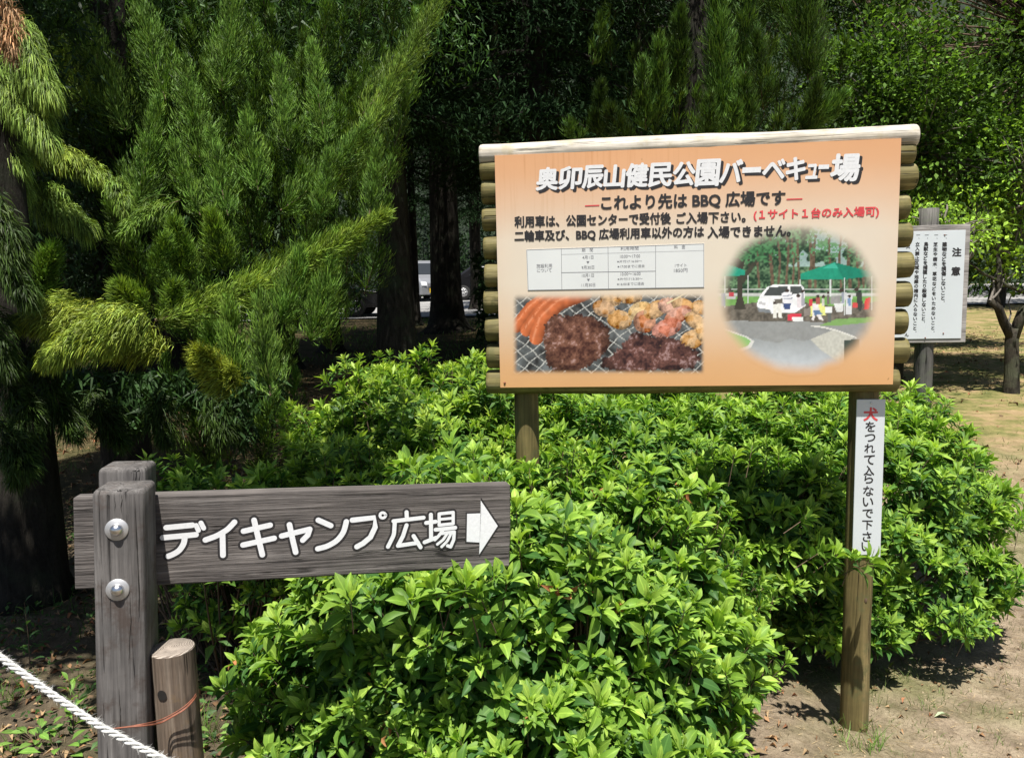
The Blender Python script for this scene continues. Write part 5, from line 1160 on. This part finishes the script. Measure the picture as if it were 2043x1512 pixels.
vchar('注', 1909, 503, .0235, .05); vchar('意', 1907, 541, .0235, .05)
for (cx0, cy0), (cx1, cy1), s_ in [((1885, 478), (1881, 604), VCOLS[0]), ((1867, 478), (1861, 664), VCOLS[1]), ((1848, 478), (1842, 645), VCOLS[2]), ((1831, 478), (1825, 664), VCOLS[3])]:
    vchar('一', cx0 + 1, cy0 - 9, .0105)
    n = len(s_)
    for i, chx in enumerate(s_): t = i / (n - 1); vchar(chx, cx0 + (cx1 - cx0) * t, cy0 + (cy1 - cy0) * t, .5 * .0235 * (1.06 if n < 16 else 1.0 if n < 20 else .96))
for chx, px, py in (('火', 1812, 492), ('住', 1812, 549), ('の', 1810, 608), ('ん', 1809, 668)): vchar(chx, px, py, .0112)
b_.build('characters', M['black'], pl, False)
a = Acc()
for px, py in ((1885, 469), (1882, 665), (1846, 674)):
    x, z = NP(px, py, -.004); a.add(*tube([(x, -.004, z), (x, -.007, z)], [.004, .003], 8))
a.build('screws', M['wire'], pl)
rr_n = (NP(1875, 560, .06)[0] - NP(1838, 560, .06)[0]) / 2; a = Acc(); zz = np.linspace(-.15, NP(1868, 416, .06)[1], 12); a.add(*tube([(0, .018 + rr_n * .8, z) for z in zz], [rr_n] * 12, 22, True, .012, 9)); a.build('post', M['greypost'], nb)

# ------------------------------------------------------------------ vehicles seen between the trunks
M['tyre'] = plain('tyre_rubber', (.02, .02, .02), .85, 0, .2); M['rim'] = plain('wheel_rim', (.45, .45, .46), .35, .6, .05); M['carglass'] = plain('dark_glass', (.03, .035, .04), .06, 0, .05)
M['silver'] = plain('silver_paint', (.26, .27, .29), .3, .35, .03, 4); M['darkpaint'] = plain('black_paint', (.012, .012, .014), .22, 0, .1, 4); M['yellow'] = plain('yellow_plate', (.75, .48, .03), .5, 0, .04); M['lens'] = plain('clear_lens', (.7, .72, .74), .1, 0, .05); M['redlens'] = plain('red_lens', (.45, .02, .02), .2, 0, .05); M['trimgrey'] = plain('grey_trim', (.10, .10, .11), .5, 0, .1)
def vehicle(name, label, loc, rz, L, W_, H, prof, paint, wheels, wr=.30, plate=None, group='vehicles parked on the road'):
    """prof: side outline (x,z), x from front 0 to rear L"""
    t = thing(name, label, name.split('_')[-1], loc, group=group); t.rotation_euler = (0, 0, rz)
    a = Acc(); P = np.array(prof, float); n = len(P); ys = [(-W_ / 2, .94), (-W_ / 2 + .06, 1), (W_ / 2 - .06, 1), (W_ / 2, .94)]; V = []
    for y, s_ in ys:
        c = np.array([L / 2, .55]); Q = c + (P - c) * np.array([s_ ** .6, s_]); tum = np.clip((Q[:, 1] - .95) / .9, 0, 1) * .16
        V.append(np.column_stack([Q[:, 0], y * (1 - tum), Q[:, 1]]))
    V = np.concatenate(V); F = [(i * n + j, (i + 1) * n + j, (i + 1) * n + (j + 1) % n, i * n + (j + 1) % n) for i in range(3) for j in range(n)]
    bm = bmesh.new(); vs = [bm.verts.new(v) for v in V]
    for f in F: bm.faces.new([vs[i] for i in f])
    bm.faces.new([vs[j] for j in range(n)]); bm.faces.new([vs[3 * n + j] for j in reversed(range(n))])
    bmesh.ops.recalc_face_normals(bm, faces=bm.faces); me = bpy.data.meshes.new('body'); bm.to_mesh(me); bm.free(); me.materials.append(paint); bevel(link('body', me, t), .04, 3)
    for wx in wheels:
        for s_ in (-1, 1):
            yo = s_ * (W_ / 2 - .09); a = Acc(); a.add(*tube([(wx, yo + k * s_, wr) for k in (-.09, -.07, .08, .10)], [wr * .85, wr, wr, wr * .9], 28)); ty = a.build('tyre', M['tyre'], t)
            a = Acc(); a.add(*tube([(wx, yo + k * s_, wr) for k in (.095, .106)], [wr * .62, wr * .55], 20)); [a.add(*tube([(wx, yo + .107 * s_, wr), (wx + math.cos(q) * wr * .55, yo + .107 * s_, wr + math.sin(q) * wr * .55)], [.03, .02], 5)) for q in np.arange(6) * 1.047]; a.build('rim', M['rim'], ty)
    return t
def quadpart(t, name, pts, mat, th=.02, n=(0, -1, 0)):
    a = Acc(); p = np.array(pts, float); nn = np.array(n, float) * th; V = np.vstack([p, p + nn]); k = len(p)
    bm = bmesh.new(); vs = [bm.verts.new(v) for v in V]; bm.faces.new(vs[:k]); bm.faces.new(vs[k:][::-1])
    for i in range(k): bm.faces.new([vs[i], vs[(i + 1) % k], vs[k + (i + 1) % k], vs[k + i]])
    bmesh.ops.recalc_face_normals(bm, faces=bm.faces); me = bpy.data.meshes.new(name); bm.to_mesh(me); bm.free(); me.materials.append(mat); return link(name, me, t)
vanp = [(0, .28), (-.02, .60), (.06, .80), (.30, .98), (.62, 1.10), (1.05, 1.66), (1.30, 1.74), (3.10, 1.74), (3.32, 1.62), (3.38, .95), (3.38, .28)]
Yc = 33.0; c0 = at(872, 590, Yc)
van = vehicle('silver_van', 'silver small van with yellow number plate seen between two black trunks', (c0.x, Yc, float(gh(0, Yc)) + .05), math.radians(118), 3.38, 1.46, 1.74, vanp, M['silver'], (.62, 2.75), .29)
quadpart(van, 'number_plate', [(-.05, .02, .36), (-.05, .35, .36), (-.05, .35, .55), (-.05, .02, .55)][::1], M['yellow'], .02, (-1, 0, 0))
quadpart(van, 'windscreen', [(.66, -.60, 1.13), (.66, .60, 1.13), (1.03, .54, 1.60), (1.03, -.54, 1.60)], M['carglass'], .03, (-.8, 0, .5))
quadpart(van, 'grille', [(-.05, -.40, .62), (-.05, .40, .62), (-.01, .40, .74), (-.01, -.40, .74)], M['trimgrey'], .02, (-1, 0, 0))
for s_ in (-1, 1):
    quadpart(van, 'headlight', [(-.03, s_ * .46, .66), (.0, s_ * .68, .66), (.06, s_ * .68, .84), (.02, s_ * .46, .80)], M['lens'], .03, (-1, 0, .2))
    quadpart(van, 'side_window', [(1.05, s_ * .70, 1.08), (2.0, s_ * .70, 1.08), (2.0, s_ * .645, 1.55), (1.25, s_ * .645, 1.55)], M['carglass'], .03, (0, s_, 0)); quadpart(van, 'side_window', [(2.08, s_ * .70, 1.08), (3.1, s_ * .70, 1.08), (3.05, s_ * .645, 1.55), (2.08, s_ * .645, 1.55)], M['carglass'], .03, (0, s_, 0))
carp = [(0, .25), (-.02, .55), (.10, .74), (1.0, .90), (1.30, .98), (1.95, 1.40), (3.1, 1.42), (3.7, 1.02), (4.25, .96), (4.32, .60), (4.3, .25)]
Yc = 25.0; c0 = at(726, 610, Yc)
car = vehicle('black_car', 'black car whose wheel shows between the left conifer and the mossy trunk', (c0.x + .8, Yc - .2, float(gh(0, Yc)) + .05), math.radians(178), 4.3, 1.7, 1.42, carp, M['darkpaint'], (.85, 3.45), .31)
def carwin(car):
    for s_ in (-1, 1): quadpart(car, 'side_window', [(1.5, s_ * .83, 1.0), (3.2, s_ * .83, 1.0), (3.0, s_ * .79, 1.33), (2.0, s_ * .79, 1.33)], M['carglass'], .03, (0, s_, 0)); quadpart(car, 'headlight', [(-.02, s_ * .5, .58), (.0, s_ * .8, .58), (.1, s_ * .8, .70), (.06, s_ * .5, .70)], M['lens'], .03, (-1, 0, 0))
    quadpart(car, 'windscreen', [(1.33, -.7, .99), (1.33, .7, .99), (1.93, .64, 1.36), (1.93, -.64, 1.36)], M['carglass'], .02, (-.5, 0, .8))
carwin(car)
Yc = 34.0; c0 = at(985, 590, Yc)
car = vehicle('dark_car', 'dark car partly seen between the flared black trunk and the sign logs', (c0.x + 2.2, Yc, float(gh(0, Yc)) + .05), math.radians(180), 4.3, 1.7, 1.42, carp, M['darkpaint'], (.85, 3.45), .31)
carwin(car)

# ------------------------------------------------------------------ small growth and litter
print('litter')
g = np.random.default_rng(77)
HOLE = [(.02, 2.3, .6, .5), (1.35, 3.2, .5, .4)]
def ground_pts(n, xr, yr, dens=None):
    x = g.uniform(*xr, n); y = g.uniform(*yr, n)
    if dens is not None: k = g.random(n) < dens(x, y); x, y = x[k], y[k]
    return np.stack([x, y, zat(x, y)], 1)
def flat_leaves(P, size, cols, T=LF, curl=(1, 6), lift=.35):
    n = len(P); d = rand_dirs(n, g) * [1, 1, lift]; nn = nrm(g.normal(0, .35, (n, 3)) + [0, 0, 1]); R = frames(d, nn); s = size * g.uniform(.45, 1.3, n)
    V, FF = bake(T[0], T[1], R, P + [0, 0, .004], np.stack([s * g.uniform(.7, 1.6, n), s, s * g.uniform(*curl, n)], -1)); c = np.array(cols)[g.integers(0, len(cols), n)] * g.uniform(.55, 1.25, (n, 1))
    return V, FF, np.concatenate([np.repeat(c, len(T[0]), 0), np.ones((n * len(T[0]), 1))], 1)
a = Acc()
browns = [(.34, .20, .11), (.26, .15, .085), (.42, .29, .17), (.30, .13, .07), (.20, .13, .08)]
a.add(*flat_leaves(ground_pts(2600, (-2.6, .9), (1.9, 4.2)), .045, browns, LC))
a.add(*flat_leaves(ground_pts(1500, (.5, 3.2), (1.9, 5.2), lambda x, y: np.clip(1.3 - (x - .8) * .8, .25, 1)), .024, browns, LC))
a.add(*flat_leaves(ground_pts(5000, (-4.5, .5), (4.2, 13)), .055, browns, LC))
a.add(*flat_leaves(ground_pts(3000, (3, 12), (5, 16)), .06, browns + [(.45, .36, .2)], LC))
tag(a.build('leaf_litter', M['dry']), 'brown fallen leaves scattered over the soil', 'litter', None, 'stuff')
# dry needles and stalks on the path
a = Acc(); P = ground_pts(12000, (.6, 3.2), (2.0, 5.4)); n = len(P); d = nrm(rand_dirs(n, g) * [1, 1, .12] + [0, 0, .03]); c = np.array([.36, .27, .16]) * g.uniform(.4, 1.5, (n, 1))
a.add(*strands(P + [0, 0, .003], d, nrm(d + g.normal(0, .3, (n, 3)) * [1, 1, .2]), g.uniform(.01, .05, n), g.uniform(.0008, .0022, n), c, g, 2))
P = ground_pts(2500, (-2.5, .6), (1.9, 3.6)); n = len(P); d = nrm(rand_dirs(n, g) * [1, 1, .2]); c = np.array([.36, .28, .17]) * g.uniform(.4, 1.4, (n, 1)); a.add(*strands(P + [0, 0, .004], d, d, g.uniform(.02, .08, n), g.uniform(.001, .0025, n), c, g, 1))
tag(a.build('dry_needles', M['dry']), 'dry needles and straws on the sandy path', 'litter', None, 'stuff')
# pebbles and crumbs
oct_ = np.array([(1, 0, 0), (-1, 0, 0), (0, 1, 0), (0, -1, 0), (0, 0, 1), (0, 0, -1)], float); of = np.array([(0, 2, 4), (2, 1, 4), (1, 3, 4), (3, 0, 4), (2, 0, 5), (1, 2, 5), (3, 1, 5), (0, 3, 5)])
P = ground_pts(6000, (.4, 3.2), (1.9, 5.4)); n = len(P); s = .0012 + .0060 * g.random(n) ** 4; s[:30] *= 1.8
V, FF = bake(oct_, [of], frames(rand_dirs(n, g), rand_dirs(n, g)), P, np.stack([s * 1.3, s, s * .8], -1)); c = np.array([.34, .27, .19]) * g.uniform(.5, 1.5, (n, 1)); a = Acc(); a.add(V, FF, np.repeat(np.concatenate([c, np.ones((n, 1))], 1), 6, 0))
tag(a.build('pebbles', M['dry']), 'small stones and soil crumbs on the path', 'pebbles', None, 'stuff')
P = ground_pts(7000, (-3.2, -.2), (2.3, 5.6), lambda x, y: np.clip(vnoise(x, y, 2.2, 55) * 2.2 + .75, .15, 1)); n = len(P); P[:, 2] += g.uniform(0, .07, n)
R_ = frames(rand_dirs(n, g) * [1, 1, .35], nrm(g.normal(0, .4, (n, 3)) + [0, 0, 1])); V, FF = bake(LC[0] * [1.3, 1, 1], LC[1], R_, P, .032 * g.uniform(.5, 1.4, n)); c = np.array([.06, .13, .035]) * g.uniform(.5, 1.5, (n, 1))
a = Acc(); a.add(V, FF, np.concatenate([np.repeat(c, len(LC[0]), 0), np.tile(LC[2], n)[:, None]], 1)); tag(a.build('ground_cover', M['azalea']), 'low dim green plants covering the shaded soil at the left', 'ground cover', None, 'stuff')
# grass
def grass_at(P, h, col, wd=.003, lean=.45):
    n = len(P); d = nrm(g.normal(0, lean * .6, (n, 3)) * [1, 1, 0] + [0, 0, 1]); e = nrm(d + g.normal(0, lean * 1.6, (n, 3)) * [1, 1, .2] + [0, 0, -.25]); c = np.array(col) * g.uniform(.6, 1.4, (n, 1))
    return strands(P, d, e, h * g.uniform(.4, 1.3, n), np.full(n, wd) * g.uniform(.6, 1.3, n), c, g, 3)
def tufts(nt, xr, yr, per, spread, h, col, wd=.003, dens=None):
    C = ground_pts(nt, xr, yr, dens); q = np.repeat(np.arange(len(C)), per); P = C[q] + g.normal(0, spread, (len(q), 3)) * [1, 1, 0]; P[:, 2] = zat(P[:, 0], P[:, 1]) - .003
    return grass_at(P, h, col, wd)
a = Acc()
a.add(*tufts(330, (.9, 3.2), (2.2, 5.4), 14, .025, .030, (.13, .20, .05), .0018)); a.add(*tufts(60, (1.2, 2.3), (2.5, 3.1), 8, .02, .05, (.14, .19, .06), .002))
a.add(*grass_at(np.array([(1.11 + .05 * math.cos(t) * u, 2.40 + .05 * math.sin(t) * u, .0) for t, u in zip(g.uniform(0, 6.28, 90), g.uniform(.9, 1.7, 90))]), .075, (.16, .27, .06), .0028))
a.add(*tufts(34, (-2.2, -.95), (2.2, 2.9), 12, .02, .09, (.12, .22, .04), .003)); a.add(*tufts(50, (-2.4, -.2), (2.8, 4.2), 8, .03, .10, (.07, .14, .03), .003)); a.add(*tufts(16, (-1.9, -1.5), (3.2, 3.9), 30, .03, .12, (.12, .22, .04), .003))
a.add(*tufts(1000, (2.6, 12), (5, 17), 9, .09, .05, (.15, .17, .06), .008)); a.add(*tufts(250, (-4, 2), (13, 24), 9, .2, .09, (.12, .20, .05), .02)); a.add(*tufts(300, (-5, -1), (4.6, 12), 10, .06, .07, (.10, .15, .04), .005))
tag(a.build('grass', M['grass']), 'thin grass blades growing on the bare ground', 'grass', None, 'stuff')
# weeds with broad leaves
def weed(name, label, x, y, n, h, leaf, col, seed, rosette=False):
    gg = np.random.default_rng(seed); z0 = float(zat(np.float64(x), np.float64(y))); t = thing(name, label, 'weed', (x, y, z0)); P, Dd = [], []
    st_ = Acc()
    for i in range(n):
        if rosette: az = gg.uniform(0, 6.28); r_ = gg.uniform(.01, h); P.append((r_ * math.cos(az), r_ * math.sin(az), gg.uniform(.01, .05))); Dd.append((math.cos(az), math.sin(az), .25)); st_.add(*tube([(0, 0, 0), P[-1]], [.0012, .0008], 4, False))
        else:
            zz = h * (i + 1) / n; az = i * 2.4; P.append((.003 * math.cos(az), .003 * math.sin(az), zz)); Dd.append((math.cos(az), math.sin(az), .35 + .8 * i / n))
    if not rosette: st_.add(*tube([(0, 0, 0), (.005, 0, h * .5), (0, .004, h)], [.002, .0018, .001], 5, False))
    P, Dd = np.array(P), nrm(np.array(Dd)); s = leaf * gg.uniform(.7, 1.15, n); V, FF = bake(LF[0] * [1.4 if rosette else 1, 1, 1], LF[1], frames(Dd, np.array([0, 0, 1.0]) + gg.normal(0, .15, (n, 3))), P, s); c = np.array(col) * gg.uniform(.75, 1.25, (n, 1))
    a = Acc(); a.add(V, FF, np.concatenate([np.repeat(c, len(LF[0]), 0), np.tile(LF[2], n)[:, None]], 1)); a.build('leaves', M['azalea'], t); st_.build('stem', M['azalea'] if False else M['twig'], t); return t
def gw(px, py): p = on_ground(px, py); return p.x, p.y
weed('weed', 'upright green weed catching light just above the rope, left of the arrow post', *gw(146, 1445), 10, .18, .06, (.16, .30, .05), 1)
weed('weed', 'low spreading weed at the bottom left, in the patch of sun below the rope', *gw(75, 1475), 16, .07, .05, (.18, .32, .07), 2, True)
weed('weed', 'small weed with pale leaves beside the short log, on the sunlit litter', *gw(428, 1478), 9, .05, .035, (.20, .33, .08), 3, True)
weed('weed', 'broad leaved weed at the bottom edge left of the arrow post', *gw(120, 1500), 8, .06, .06, (.17, .33, .06), 4, True)
weed('weed', 'dim weed in the shade far left, at the foot of the drooping conifer', *gw(60, 1330), 9, .28, .06, (.07, .15, .05), 5)
weed('weed', 'dim weed in the shade right of the lower bolt, behind the posts', *gw(360, 1420), 10, .30, .06, (.06, .14, .03), 6)
weed('weed', 'tiny dark sprig standing on the soil right of the sign post foot', *gw(1770, 1352), 9, .05, .04, (.09, .12, .05), 7)
weed('weed', 'fallen green sprig on the path beside the right azalea', *gw(1800, 1310), 9, .03, .045, (.16, .24, .10), 8, True)
p = on_ground(1880, 1424); T_ = LF; V, FF = bake(LF[0] * [1, 1, 2], LF[1], frames(np.array([[1, .15, .05]]), np.array([[0, .3, 1.0]])), np.array([[p.x - .03, p.y, float(zat(p.x, p.y)) + .008]]), np.array([.065])); a = Acc(); a.add(V, FF, np.concatenate([np.repeat([[.38, .46, .30]], len(LF[0]), 0), np.ones((len(LF[0]), 1))], 1)); tag(a.build('fallen_leaf', M['dry']), 'single pale green fallen leaf lying on the path at the lower right', 'leaf')
print('done')
